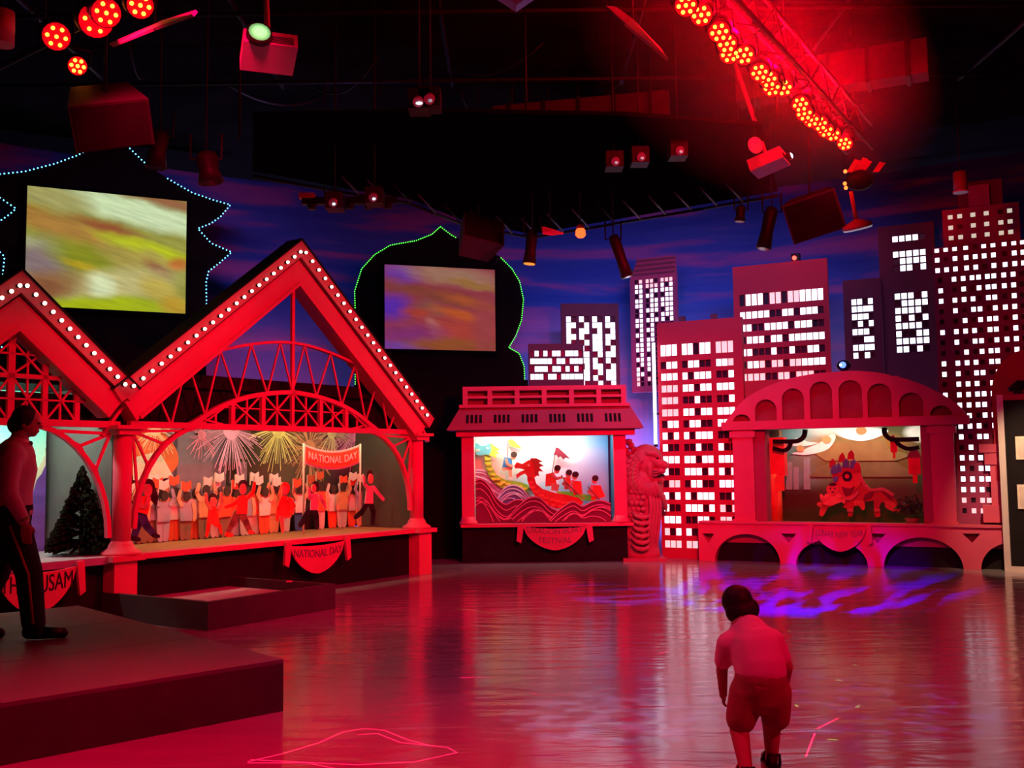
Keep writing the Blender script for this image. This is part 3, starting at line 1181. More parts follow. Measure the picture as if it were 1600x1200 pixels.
G2.part('box_fascia', M().box(-HW2, HW2, .2, .26, zc2 - .02, 2.4), BLACK)
G2.part('box_roof', M().box(-HW2, HW2 - .04, .26, DP + .1, 2.5, 2.58), BLACK)
MOUNT = art('purple_mountains', lin((200, 245, 215)), [(.9, .93, .5, .25, 0, lin((120, 235, 215)), .5), (.3, .9, .35, .3, 0, lin((250, 255, 225)), .6)], warp=.1)
bk = G2.part('backdrop', M().box(-HW2, HW2 - .05, DP, DP + .06, FLZ, 2.5), MOUNT)
PUR = mat('purple_mountain', (.16, .06, .32), .8, var=.25, scale=2, stretch=(1, 1, 4))
YEL = mat('pale_cloud_edge', (.75, .70, .45), .8)
F2b = lambda px, py: (F_ST.hit(px, py, DP)[0] - XC2, F_ST.hit(px, py, DP)[1])
m0 = [F2b(92, 716), F2b(90, 722), F2b(80, 725), F2b(70, 727), F2b(64, 740), F2b(56, 750), F2b(50, 770), F2b(40, 760), F2b(20, 775), F2b(0, 780)]
low = [(m0[-1][0], FLZ), (HW2 - .06, FLZ), (HW2 - .06, m0[0][1])]
part('painted_mountain', M().prism([(min(a, HW2 - .06), b_) for a, b_ in m0] + [(m0[-1][0], FLZ), (HW2 - .06, FLZ)], DP - .03, DP - .015), PUR, bk)
part('painted_cloud_edge', M().prism([(min(a, HW2 - .06), b_ + .12) for a, b_ in m0] + [(m0[-1][0], FLZ), (HW2 - .06, FLZ)], DP - .014, DP), YEL, bk)
SAM = swag('swag_banner', 'draped sign ending in the letters SAM below the left gable', F_ST, -20, 130, 893, 950, ['THAIPUSAM'], y=-.14, tsize=.24, tmat=mat('dark_letters', (.02, .01, .015), .6), zmid=-.14)

# dark bush-like conifer on the left stage
tx, _ = F_ST.hit(132, 862, .35)
BU = T('artificial_tree', 'dark conical artificial fir standing in the left stage by the post', 'tree', F_ST, tx, .42, FLZ)
rnd = random.Random(5)
BU.part('trunk', M().tube([(0, 0, 0), (0, 0, .8)], [.03, .01], 8), C_BRN)
fm_ = M()
for i in range(620):
    t = rnd.random() ** 1.3
    z = .03 + t * .88
    r = (.36 * (1 - t) + .02)
    a = rnd.random() * 2 * pi
    p = Vector((r * .25 * cos(a), r * .25 * sin(a), z + .05))
    q_ = Vector((r * cos(a), r * sin(a), z - .02 + rnd.random() * .06))
    sd = Vector((-sin(a), cos(a), 0)) * .022
    upv = Vector((0, 0, .03))
    fm_.add([p - sd, p + sd, q_ + sd * .4, q_ + upv, q_ - sd * .4, (p + q_) / 2 + upv], [(0, 1, 2, 3), (0, 3, 4), (0, 5, 3), (1, 5, 0)])
BU.part('branches', fm_, mat('dark_needles', (.012, .016, .010), .9, spec=0), stuff=True)

# ================================================================== DOME-SHAPED BOARDS WITH PROJECTION SCREENS
BOARD = mat('black_board', (.007, .004, .005), .9, spec=0)
FRM = mat('black_screen_frame', (.004, .003, .004), .9, spec=0)


def catmull(P_, k=6, closed=False):
    out = []
    for i in range(len(P_) - 1):
        p0, p1, p2, p3 = P_[max(i - 1, 0)], P_[i], P_[i + 1], P_[min(i + 2, len(P_) - 1)]
        for j in range(k):
            t = j / k
            out.append(tuple(.5 * ((2 * p1[c]) + (-p0[c] + p2[c]) * t + (2 * p0[c] - 5 * p1[c] + 4 * p2[c] - p3[c]) * t * t + (-p0[c] + 3 * p1[c] - 3 * p2[c] + p3[c]) * t ** 3) for c in (0, 1)))
    out.append(P_[-1])
    return out


def led_line(D, runs, mt, r=.011, step=.058, y=-.03):
    m = M()
    for run in runs:
        P_ = D.Q(run, y)
        acc = 0
        for a, b in zip(P_[:-1], P_[1:]):
            l = math.hypot(b[0] - a[0], b[1] - a[1])
            k = acc
            while k < l:
                t = k / l
                m.ball((a[0] + (b[0] - a[0]) * t, y, a[1] + (b[1] - a[1]) * t), r, n=5, m=4)
                k += step
            acc = k - l
    D.part('led_string', m, mt, stuff=True)


CY_LED = glow('cyan_led', (.12, .62, 1.0), 5)
GR_LED = glow('green_led', (.08, 1.0, .06), 3.5)

# left board: scalloped pagoda-like outline
D1 = thing_at('dome_board', 'black scalloped roof-shaped board edged in blue lights around the left screen', 'wall board', F_S1, 170, 560)
D1.z = D1.z
right = [(165, 190), (185, 214), (228, 256), (262, 279), (300, 301), (358, 319), (345, 338), (310, 356), (330, 378), (362, 394), (345, 410), (325, 424), (322, 440), (322, 640)]
left = [(0, 640), (0, 425), (8, 415), (6, 396), (-20, 380), (-25, 366), (26, 326), (0, 309), (-60, 280), (-60, 268), (0, 272), (35, 269), (85, 256), (142, 232)]
D1.part('board', M().prism(D1.Q(left + right), 0, .06), BOARD)
led_line(D1, [[(185, 214), (207, 236), (230, 258)], [(262, 279), (300, 301), (335, 313), (360, 320), (345, 338), (330, 349), (309, 357), (330, 380), (362, 394), (345, 409), (326, 424), (322, 440), (323, 490)],
              [(321, 556), (321, 560)], [(0, 272), (38, 268), (85, 256), (120, 243), (142, 232)], [(0, 309), (25, 326), (12, 337), (0, 345)], [(0, 394), (7, 401), (5, 420), (3, 440)], [(2, 536), (3, 545)]], CY_LED)


def screen(name, label, F, corners, y, art_mat):
    a, b, c, d = corners   # tl tr br bl pixels
    q = [F.hit(px, py, y) for px, py in corners]
    x0, x1 = (q[0][0] + q[3][0]) / 2, (q[1][0] + q[2][0]) / 2
    z1, z0 = (q[0][1] + q[1][1]) / 2, (q[2][1] + q[3][1]) / 2
    S = T(name, label, 'screen', F, (x0 + x1) / 2, y, z0)
    hw, h = (x1 - x0) / 2, z1 - z0
    S.part('screen_surface', M().box(-hw, hw, -.01, .01, 0, h), art_mat)
    for bx in ((-hw - .05, -hw, -.05, h + .05), (hw, hw + .05, -.05, h + .05), (-hw, hw, h, h + .05), (-hw, hw, -.05, 0)):
        S.part('frame_side', M().box(bx[0], bx[1], -.03, .02, bx[2], bx[3]), FRM)
    return S


A1 = art('left_screen_image', lin((150, 150, 60)), [
    (.70, .86, .50, .12, -14, lin((205, 225, 175)), .45), (.15, .92, .22, .10, -14, lin((165, 160, 95)), .6),
    (.10, .74, .40, .05, -22, lin((120, 105, 30)), .7), (.85, .98, .30, .05, -14, lin((150, 100, 60)), .7),
    (.25, .66, .55, .09, -22, lin((170, 125, 55)), .6), (.48, .71, .22, .05, -18, lin((150, 85, 40)), .8),
    (.12, .50, .30, .04, -18, lin((180, 190, 130)), .7), (.08, .38, .16, .16, 0, lin((135, 115, 115)), .7),
    (.75, .55, .32, .06, -16, lin((185, 195, 15)), .6), (.38, .42, .24, .12, -20, lin((135, 140, 20)), .6),
    (.33, .36, .11, .035, -22, lin((185, 160, 25)), .7), (.64, .42, .20, .10, -38, lin((165, 150, 65)), .6),
    (.80, .46, .12, .06, -35, lin((175, 160, 70)), .6), (.82, .37, .10, .045, -40, lin((140, 70, 50)), .7),
    (.95, .42, .06, .06, 0, lin((190, 110, 40)), .7), (.55, .22, .35, .12, 14, lin((195, 185, 120)), .6),
    (.46, .20, .10, .07, -50, lin((215, 225, 175)), .7), (.10, .16, .22, .12, 15, lin((140, 90, 55)), .7),
    (.50, .03, .42, .08, 4, lin((165, 180, 10)), .5), (.83, .20, .14, .09, -40, lin((190, 170, 75)), .5), (.93, .06, .10, .07, -30, lin((185, 150, 40)), .6)],
    emit=1.0, warp=.09, wscale=5, streak=(-20, 2.5, 16, .16))
SC1 = screen('projection_screen', 'large projection screen with blurry yellow-green picture on the left board', F_S1, [(42, 289), (291, 316), (290, 490), (39, 478)], -.04, A1)
A2 = art('right_screen_image', lin((140, 52, 62)), [
    (.14, .90, .16, .12, -10, lin((105, 50, 150)), .8), (.62, .90, .40, .11, -8, lin((155, 112, 90)), .7), (.80, .80, .22, .05, -12, lin((150, 105, 50)), .7),
    (.50, .65, .60, .08, -14, lin((125, 60, 45)), .8), (.06, .50, .16, .14, 0, lin((85, 40, 160)), .7), (.42, .48, .12, .09, -20, lin((120, 75, 65)), .8),
    (.30, .45, .12, .05, 0, lin((165, 60, 45)), .8), (.70, .42, .24, .06, -20, lin((185, 85, 25)), .7), (.78, .58, .26, .05, -20, lin((160, 75, 35)), .8),
    (.44, .26, .05, .10, 30, lin((170, 130, 125)), .8), (.68, .22, .34, .16, -8, lin((165, 60, 45)), .8), (.20, .16, .28, .12, 0, lin((125, 45, 105)), .8),
    (.15, .03, .2, .06, -8, lin((100, 55, 160)), .7), (.60, .06, .40, .08, 0, lin((140, 75, 30)), .8), (.90, .30, .10, .30, 0, lin((150, 60, 60)), .8)],
    emit=1.0, warp=.12, wscale=5, streak=(-14, 2.5, 14, .12))

D2 = thing_at('dome_board', 'black onion-dome board edged in green lights around the right screen', 'wall board', F_S2, 690, 605)
rgt = [(688, 353), (700, 362), (727, 378), (760, 390), (783, 402), (808, 430), (819, 470), (815, 505), (795, 543), (812, 552), (820, 575), (820, 640)]
lft = [(545, 640), (555, 600), (555, 550), (556, 488), (553, 478), (556, 450), (566, 420), (583, 398), (608, 384), (650, 375), (675, 365)]
D2.part('board', M().prism(D2.Q(lft + rgt), 0, .06), BOARD)
led_line(D2, [[(555, 600), (555, 560)], [(555, 488), (554, 455), (565, 420), (585, 398), (610, 383), (650, 376), (675, 366), (688, 354), (705, 367), (712, 371)], [(724, 377), (730, 380)],
              [(783, 403), (800, 420), (812, 440), (818, 468), (815, 500), (806, 525), (795, 543), (811, 552), (819, 572), (820, 600)]], GR_LED, r=.010, step=.040)
SC2 = screen('projection_screen', 'smaller projection screen with dim pink and violet picture on the dome board', F_S2, [(600, 413), (773, 422), (774, 549), (601, 545)], -.04, A2)
# dark panels under the boards
p1, p2 = F_S2.pt(-3.4, .1, 0), F_S2.pt(2.9, .1, 0)
Wd = T('lower_wall_panel', 'dark plain wall panel under the dome board, behind the wide stage', 'wall board', loc=F_S2.pt(0, -.12, 0), rot=F_S2.rot)
a0 = F_S2.hit(560, 590, -.12)[0]
a1 = F_S2.hit(825, 600, -.12)[0]
zt_ = F_S2.hit(640, 600, -.12)[1]
mid_, hw_ = (a0 + a1) / 2, (a1 - a0) / 2
Wd.part('panel', M().box(a0, a1, 0, .08, 0, zt_ + .1), BOARD)

# ================================================================== SKYLINE FACADES WITH LIT WINDOWS
FACADE = mat('facade_paint', (.36, .045, .13), .75, var=.08, scale=1.2)  # red and purple light worked into the facade colour
FACADE2 = mat('facade_paint_dark', (.13, .025, .055), .75, var=.10, scale=1.0)
FACADE3 = mat('facade_red_tint', (.52, .018, .05), .7, var=.06, scale=1.0)  # red light put into the colour to keep it saturated
FACEDGE = mat('facade_edge', (.10, .07, .10), .8)


def facade(label, F, y, outline, py_ref, cols, px_ref, rows, pats, wpx, hpx, mt, tall=None, thick=.10, z0=0.0, offs=None, group='painted tower boards with lit windows'):
    """outline px: (left, right, top, [bottom]); windows are real openings with a pane set back in each"""
    l, r_, t, bt = outline
    xl, xr = F.hit(l, py_ref, y)[0], F.hit(r_, py_ref, y)[0]
    zt = F.hit((l + r_) / 2, t, y)[1]
    zb = F.hit((l + r_) / 2, bt, y)[1] if bt else z0
    zb = max(zb, 0)
    xm = (xl + xr) / 2
    B_ = T('tower_board', label, 'tower board', F, xm, y, zb, group)
    C = [F.hit(c, py_ref, y)[0] - xm for c in cols]
    dpp = abs(F.hit(px_ref + 20, py_ref, y)[0] - F.hit(px_ref - 20, py_ref, y)[0]) / 40
    dz = abs(F.hit(px_ref, py_ref + 20, y)[1] - F.hit(px_ref, py_ref - 20, y)[1]) / 40
    hwx, hh = wpx * dpp / 2, hpx * dz / 2
    Z = [F.hit(px_ref, p, y)[1] - zb for p in rows]
    W = (xr - xl) / 2
    body = M()
    prev = zt - zb
    panes = {}
    for i, (zc, pat) in enumerate(zip(Z, pats)):
        h_ = hh * (tall.get(i, 1) if tall else 1)
        if zc - h_ < .03:
            break
        cc = C if not offs or i not in offs else [F.hit(c, py_ref, y)[0] - xm for c in offs[i]]
        body.box(-W, W, 0, thick, zc + h_, prev)
        x = -W
        for c, ch in zip(cc, pat):
            if ch == '.' or c - hwx < -W + .01 or c + hwx > W - .01:
                continue
            body.box(x, c - hwx, 0, thick, zc - h_, zc + h_)
            x = c + hwx
            key = (ch, round(h_, 3))
            if key not in panes:
                me = M().box(-hwx - .003, hwx + .003, -.01, .01, -h_ - .003, h_ + .003).mesh('window_pane')
                me.materials.append({'1': PANE, 'd': PANE_D, '0': PANE_OFF}[ch])
                panes[key] = me
            inst('window_pane', panes[key], B_.o, (c, .035, zc))
        body.box(x, W, 0, thick, zc - h_, zc + h_)
        prev = zc - h_
    body.box(-W, W, 0, thick, 0, prev)
    B_.part('facade', body, mt)
    B_.W, B_.H, B_.zb = W, zt - zb, zb
    return B_


cA = [1015 + .15 * c for c in (138, 195, 255, 360, 421, 482, 543, 604, 715, 777, 840)]
rA = [520 + .15 * 186] + [520 + .15 * c for c in (342, 462, 586, 710, 835, 956, 1077)] + [690 + .15 * c for c in (66, 190, 315, 440, 566, 690, 812, 937, 1065)]
BA = facade('middle red tower board, its windows reaching down to the floor beside the arched display', F_NY, .16, (1027, 1160, 500, None), 545, cA, 1036, rA,
            ['11111011ddd', '0110110011d', '11110111001', 'ddd11011111', 'ddd00100001', 'ddd11011111', '01101100111', '10110111000', '10000100100', '11111011111',
             '10011101101', '0dd01100111', '10110111001', '10011101d0d', '11100110dd0', 'd0110000000', 'ddddd000000'], 8.1, 10.8, FACADE3, {0: 1.62})
for px in (1064, 1114):
    x, z = BA.q(px, 495)
    BA.part('roof_block', M().box(x - .05, x + .05, .02, .1, BA.H, BA.H + .09), FACADE2)
cB = [1140 + .1417 * (70 + 66.6 * i) for i in range(15)]
rB = [440 + .1417 * (205), 440 + .1417 * 372, 440 + .1417 * 512, 440 + .1417 * 648, 440 + .1417 * 783, 440 + .1417 * 920, 440 + .1417 * 1057]
BB = facade('red tower board with a tall plain top and a red lamp on its roof', F_NY, .95, (1146, 1294, 410, None), 470, cB, 1166, rB,
            ['101110dd0dd1111', '011111001101110', '0110011110111001'[:15], '001110110111111'[:15], '011000100100110'[:15], '0011d0dd0dd1111', '0dddd00dd0ddd00'], 8.0, 10.8, FACADE3, {0: 1.65})
# upper left tower with the slanted roof
cC = [970 + .1917 * c for c in (90, 125, 159, 213, 248, 284, 335, 371, 406)]
rC = [390 + .1917 * (268 + 39.6 * i) for i in range(23)]
pC = ['d0ddd0ddd', '11111011d'.replace('11111011d', '111ddd101'), '111011111', '101110011', '111011111', '111011111', '101111011', '101010111', '111111101',
      '111010000', '101110000', '111010000', '101110000', '111100000', '111100000', '101000000', '111100000', '101100000', '110100000', '011000000', 'dd0d00000', 'dd0000000', 'dddd00000']
BC = facade('narrow dark red tower board with slanted ribbed roof and three bands of small windows', F_NY, 1.2, (984, 1056, 433, 612), 440, cC, 988, rC, pC, 5.2, 6.0, FACADE)
xs = [BC.q(a, b)[0] for a, b in ((986, 425), (998, 402), (1052, 396), (1055, 425))]
BC.part('slanted_roof', M().prism([(-BC.W, BC.H), (BC.W, BC.H), (BC.W - .02, BC.H + .36), (-BC.W + .16, BC.H + .36)], 0, .1), FACADE)
for k in range(4):
    z = BC.H + .05 + k * .085
    BC.part('roof_rib', M().box(-BC.W + .03 + k * .04, BC.W - .01, -.02, 0, z, z + .03), FACADE2)
# left pair, frontal
F_LF = Frame((-.2, 18.1), u=(.995, .06))
cD = [916.5 + 0 * i for i in range(1)]
colD = [888.5, 896, 908.6, 916.5, 929.2, 937, 949.5, 957.3]
rD = [481.5] + [465 + .075 * c for c in (450, 575, 697, 817, 940, 1062)] + [530 + .09375 * c for c in (255, 357, 456, 552, 650, 738)]
pD = ['........', '10101010', '11011111', '10110101', '11101111', '10011110', '00101101', '00110111', '00111010', '00011101', '00110111', '00111011', '00100101']
BD = facade('dark tower board with paired columns of bright windows, behind the boat display', F_LF, .05, (877, 967, 474, None), 500, colD, 890, rD, pD, 7.6, 8.8, FACADE2,
            offs={0: [886.3, 895, 903.5, 912.3, 929.3, 938.2, 947.2, 956.2]})
rE = [530 + .09375 * c for c in (238, 367, 497, 627)]
cE = [820 + .09375 * (125 + 73.3 * i) for i in range(12)]
BE = facade('low dark tower board with four rows of bright windows, left of the paired-window tower', F_LF, -.12, (826, 912, 537, None), 560, cE, 832, rE,
            ['010101101110', '111110110111', '011101101010', '111011011111'], 6.4, 8.8, FACADE2)
# far pair on the right
F_FR = F_NY
colF = [1290 + .2916 * c for c in (378, 414, 450, 487, 524)]
rF = [250 + .2916 * c for c in (424, 507, 545, 583, 732, 771, 810, 851, 892, 934, 974, 1017)]
BF = facade('dark tower board with green-tinged windows in two blocks, left of the tallest tower', F_NY, 1.5, (1374, 1462, 350, None), 420, colF, 1399, rF,
            ['11110', '11111', '01111', '01101', '11101', '01111', '11110', '10101', '11110', '10011', '11111', '11010'], 8.4, 9.2, FACADE2)
colG = [1290 + .2916 * c for c in (152, 183, 213, 240)]
rG = [250 + .2916 * c for c in (762, 801, 842, 880, 923, 965, 1007, 1049)]
BG = facade('narrow dark tower board with four columns of windows beside the lilac sky gap', F_NY, 1.3, (1318, 1377, 436, None), 480, colG, 1334, rG,
            ['1101', '1111', '1110', '0101', '1110', '0011', '1111', '1010'], 7.8, 9.2, FACADE2)
# tallest tower
colH = [1460 + .11667 * c for c in (77, 262, 385, 505, 592, 712, 797, 932, 1058, 1170)]
up_ = [1460 + .11667 * c - 1.0 for c in (57, 177, 297, 447, 570, 690, 815, 966, 1096, 1215)]
rH = [390.4, 406, 422.2] + [438 + 16.35 * i for i in range(23)]
pH = ['1111011111', '1011111011', '1111101111', '01111111100'[:10], '1010111110', '1111011010', '0101101110', '0010111010', '1111011010', '0101101110', '0010111010',
      '1111011000', '1101101000', '0111011000', '1111111000', '1111100000', '001011d000', '0111010000', '0101100000', '0010000000', '0111000000', '0101100000', '0111100000', '0111000000', '0d0dd00000', '00dd000000']
BH = facade('tallest tower board at the right with scattered bright square windows', F_NY, .22, (1459, 1618, 381, None), 438, colH, 1469, rH, pH, 7.0, 7.6, FACADE,
            offs={0: up_, 1: up_, 2: up_})
# its stepped crown: second tier and top blocks, same board
x0, z0_ = BH.q(1474, 381)
x1, z1_ = BH.q(1592, 322)
zt_ = BH.q(1533, 322)[1]
tier = M()
cu = [BH.q(1460 + .11667 * c, 345)[0] for c in (213, 340, 518, 698, 888, 1014)]
ru = [BH.q(1485, 310 + .11667 * c)[1] for c in (250, 392, 530)]
prev = zt_
pm = {}
for zc, pat in zip(ru, ('ddddd0d'[:4] + '0d', 'd0dddd', 'dddddd')):
    hh = .034
    tier.box(x0, x1, 0, .1, zc + hh, prev)
    x = x0
    for c, ch in zip(cu, pat):
        tier.box(x, c - .034, 0, .1, zc - hh, zc + hh)
        x = c + .034
        if ch not in pm:
            me = M().box(-.036, .036, -.01, .01, -.036, .036).mesh('window_pane')
            me.materials.append(glow('soft_pane', (.8, .75, .6), .75) if ch == 'd' else PANE_OFF)
            pm[ch] = me
        inst('window_pane', pm[ch], BH.o, (c, .035, zc))
    tier.box(x, x1, 0, .1, zc - hh, zc + hh)
    prev = zc - hh
tier.box(x0, x1, 0, .1, BH.H, prev)
BH.part('upper_tier', tier, FACADE)
a, b_ = BH.q(1496, 300), BH.q(1566, 300)
zt2 = BH.q(1530, 282)[1]
BH.part('crown_block', M().box(a[0], b_[0], .02, .1, zt_, zt2), FACADE2)
a, b_ = BH.q(1513, 300), BH.q(1546, 300)
BH.part('crown_front', M().box(a[0], b_[0], -.06, .02, zt_, BH.q(1530, 290)[1]), FACADE)

# glowing vertical tube at the edge of the middle tower
xq, zq = F_NY.hit(1022, 545, .10)
_, zb_ = F_NY.hit(1025, 694, .10)
TB = T('light_tube', 'tall thin white glowing tube standing up the edge of the middle red tower', 'lamp', F_NY, xq - .01, .10, zb_)
TB.part('tube', M().tube([(0, 0, 0), (0, 0, zq - zb_ + .1)], .028, 10), glow('white_tube', (.8, .86, 1), 3.0))
TB.part('end_cap', M().tube([(0, 0, -.04), (0, 0, 0)], .034, 10), BLACKM)
TB.part('mounting_clip', M().box(-.04, .04, 0, .08, .5, .53).box(-.04, .04, 0, .08, 1.1, 1.13), BLACKM)
# red roof lamp on the second tower
xq, zq = F_NY.hit(1243, 404, .98)
RL = T('roof_lamp', 'small red lamp standing on the roof of the plain-topped tower', 'lamp', F_NY, xq, 1.0, BB.H + BB.zb)
RL.part('lamp_body', M().box(-.07, .07, -.05, .05, 0, .13), BLACKM)
RL.part('lamp_lens', M().tube([(-.01, -.05, .05), (-.01, -.075, .05)], .035, 12), glow('red_lens', (1, .05, .03), 6))

# ================================================================== BOAT DISPLAY
xl, _ = F_DR.hit(722, 800)
xr, _ = F_DR.hit(980, 800)
XM = (xl + xr) / 2
DR = T('display_booth', 'red-lit booth with railed flat roof showing painted boats on waves', 'display booth', F_DR, XM, 0, 0)
q = DR.q
W = (xr - xl) / 2
zfl = q(840, 818)[1]
zop = q(840, 679)[1]
DR.part('booth_base', M().box(-W + .0, W + .0, .04, .95, 0, zfl - .05), BLACK)
DR.part('booth_sill', M().box(-W - .02, W + .1, -.06, .95, zfl - .05, zfl), PAINT)
for s in (-1, 1):
    cxx = s * (W - .10)
    cc = DR.part('booth_column', M().box(cxx - .10, cxx + .10, .0, .16, zfl, zop + .02), PAINT)
    part('column_base', M().lathe([(.15, 0), (.15, .03), (.12, .07), (.11, .12)], 16, (0, 0)).xform(Matrix.Translation((cxx, .07, zfl))), PAINT, cc)
zc0, zc1 = q(840, 681)[1], q(840, 671)[1]
DR.part('cornice', M().box(q(713, 675)[0], q(991, 675)[0], -.08, .14, zc0, zc1), PAINT)
a, b_, c, d = q(699, 671), q(1004, 671), q(985, 636), q(718, 636)
zs0, zs1 = (a[1] + b_[1]) / 2, (c[1] + d[1]) / 2
# sloping roof skirt
sk = M().add([(a[0], -.22, zs0), (b_[0], -.22, zs0), (c[0], .02, zs1), (d[0], .02, zs1), (a[0], .5, zs0), (b_[0], .5, zs0), (c[0], .5, zs1), (d[0], .5, zs1)],
             [(0, 1, 2, 3), (7, 6, 5, 4), (1, 5, 6, 2), (4, 0, 3, 7), (4, 5, 1, 0), (3, 2, 6, 7)])
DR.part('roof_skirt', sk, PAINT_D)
for k in range(6):
    xg = (-2.5 + k) * (c[0] - d[0]) / 6.2
    for j in range(4):
        xx = xg + (j - 1.5) * .072
        f0, f1 = .30, .68
        v0 = Vector((xx, -.22 + .24 * f0 - .012, zs0 + (zs1 - zs0) * f0))
        v1 = Vector((xx, -.22 + .24 * f1 - .012, zs0 + (zs1 - zs0) * f1))
        DR.part('roof_slot', M().add([v0 + Vector((-.022, 0, 0)), v0 + Vector((.022, 0, 0)), v1 + Vector((.022, 0, 0)), v1 + Vector((-.022, 0, 0)),
                                      v0 + Vector((-.022, .03, 0)), v0 + Vector((.022, .03, 0)), v1 + Vector((.022, .03, 0)), v1 + Vector((-.022, .03, 0))],
                                     [(0, 1, 2, 3), (0, 4, 5, 1), (1, 5, 6, 2), (2, 6, 7, 3), (3, 7, 4, 0)]), BLACK)
zr1 = q(840, 603)[1]
xr0, xr1 = q(723, 620)[0], q(978, 620)[0]
DR.part('roof_ledge', M().box(xr0 - .06, xr1 + .06, -.04, .5, zs1, zs1 + .05), PAINT)
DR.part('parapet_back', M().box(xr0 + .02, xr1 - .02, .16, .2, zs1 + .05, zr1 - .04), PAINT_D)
DR.part('top_rail', M().box(xr0, xr1, -.02, .2, zr1 - .07, zr1), PAINT)
DR.part('middle_rail', M().box(xr0, xr1, .0, .05, (zs1 + zr1) / 2 - .02, (zs1 + zr1) / 2 + .02), PAINT)
for k in range(7):
    x = xr0 + (xr1 - xr0) * k / 6
    x = min(max(x, xr0 + .04), xr1 - .04)
    DR.part('rail_post', M().box(x - .04, x + .04, -.015, .18, zs1 + .05, zr1 - .07), PAINT)
DPD = .62
BLUEB = art('boat_sky', lin((205, 230, 245)), [(.95, .75, .28, .5, 0, lin((60, 140, 200)), .7), (.9, .35, .3, .3, 0, lin((150, 160, 205)), .7),
                                           (.62, .72, .17, .10, 0, lin((245, 248, 250)), .25), (.3, .85, .5, .4, 0, lin((245, 250, 245)), .6), (.1, .6, .2, .3, 0, lin((250, 235, 200)), .7)], warp=.05)
iw = W - .2
bd2 = DR.part('backdrop', M().box(-iw, iw - .04, DPD, DPD + .05, zfl, zop + .05), BLUEB)
DR.part('side_wall', M().box(iw, iw + .04, .1, DPD + .05, zfl, zop + .05), mat('teal_side', (.03, .16, .28), .7))
DR.part('side_wall', M().box(-iw - .04, -iw, .1, DPD + .05, zfl, zop + .05), CRM)
DR.part('booth_roof', M().box(-iw - .04, iw + .04, .16, DPD + .05, zop + .05, zop + .1), BLACK)
# far pale waves
PALEW = mat('pale_wave', (.55, .58, .70), .7, var=.1)
SLATEW = mat('slate_wave', (.18, .25, .42), .7, var=.1)
MARW = mat('maroon_wave', (.20, .03, .07), .6, var=.1)
ROSEW = mat('rose_wave_line', (.85, .32, .38), .5, var=.05)
WHTW = mat('white_wave_line', (.85, .85, .9), .5, var=.05)


def wave_board(label, y, px_pts, nl, body, line, gap):
    """one wave board: smooth top edge and raised lines repeating it below"""
    P_ = catmull([(F_DR.hit(a, b, y)[0], F_DR.hit(a, b, y)[1] - zfl) for a, b in px_pts], 5)
    x0 = (P_[0][0] + P_[-1][0]) / 2
    V = T('wave_board', label, 'scenery board', F_DR, x0, y, zfl, 'wave boards in the boat display')
    P_ = [(a - x0, b) for a, b in P_]
    m = M()
    for (p, r_) in zip(P_[:-1], P_[1:]):
        m.prism([(p[0], 0), (r_[0], 0), (r_[0], max(r_[1], .01)), (p[0], max(p[1], .01))], 0, .03)
    V.part('wave_body', m, body)
    for k in range(nl):
        m = M()
        run = []
        for i, p in enumerate(P_):
            z = p[1] - .012 - k * gap * (1 + .35 * sin(p[0] * 4 + k))
            if z > .015:
                run.append((p[0], z))
            else:
                if len(run) > 1:
                    m.band(run, .013, -.02, 0)
                run = []
        if len(run) > 1:
            m.band(run, .013, -.02, 0)
        if m.v:
            V.part('wave_line', m, line)
    return V


wave_board('pale blue wave board at the back left of the boats', .50, [(742, 733), (760, 736), (780, 750), (800, 762), (815, 755), (835, 765), (850, 775)], 4, PALEW, WHTW, .06)
wave_board('slate wave board with white lines between the two boats', .40, [(770, 790), (785, 765), (800, 757), (815, 762), (828, 778), (845, 800)], 7, SLATEW, WHTW, .045)
wave_board('tall maroon wave board curling up at the left', .18, [(743, 750), (752, 748), (764, 758), (775, 776), (790, 787), (806, 780), (822, 783), (832, 800), (845, 806)], 8, MARW, ROSEW, .075)
wave_board('maroon wave board rising in the middle under the red boat', .14, [(800, 800), (815, 785), (830, 776), (845, 778), (858, 790), (872, 797), (890, 797), (905, 800)], 6, MARW, ROSEW, .06)
wave_board('maroon wave board at the right end of the booth', .10, [(858, 812), (875, 795), (895, 783), (910, 790), (925, 783), (940, 781), (954, 786)], 6, MARW, ROSEW, .055)

GRN = mat('green_hull', (.28, .50, .03), .6)
YLW = mat('yellow_paint', (.80, .62, .05), .6)
REDH = mat('red_hull', (.75, .05, .03), .6)
TEAL = mat('teal_paint', (.10, .42, .42), .6)


def dpoly(TT, px, y0, y1):
    return M().prism(TT.Q(px, 0), y0, y1)


def hull_scales(TT, path, r, mt, parent):
    m = M()
    for a, b in path:
        x, z = TT.q(a, b)
        m.prism([(x + r * cos(g), z + r * .8 * sin(g)) for g in [pi + i * pi / 6 for i in range(7)]] + [(x + r, z + .004), (x - r, z + .004)], -.012, 0)
    TT.part('hull_scales', m, mt, stuff=True)


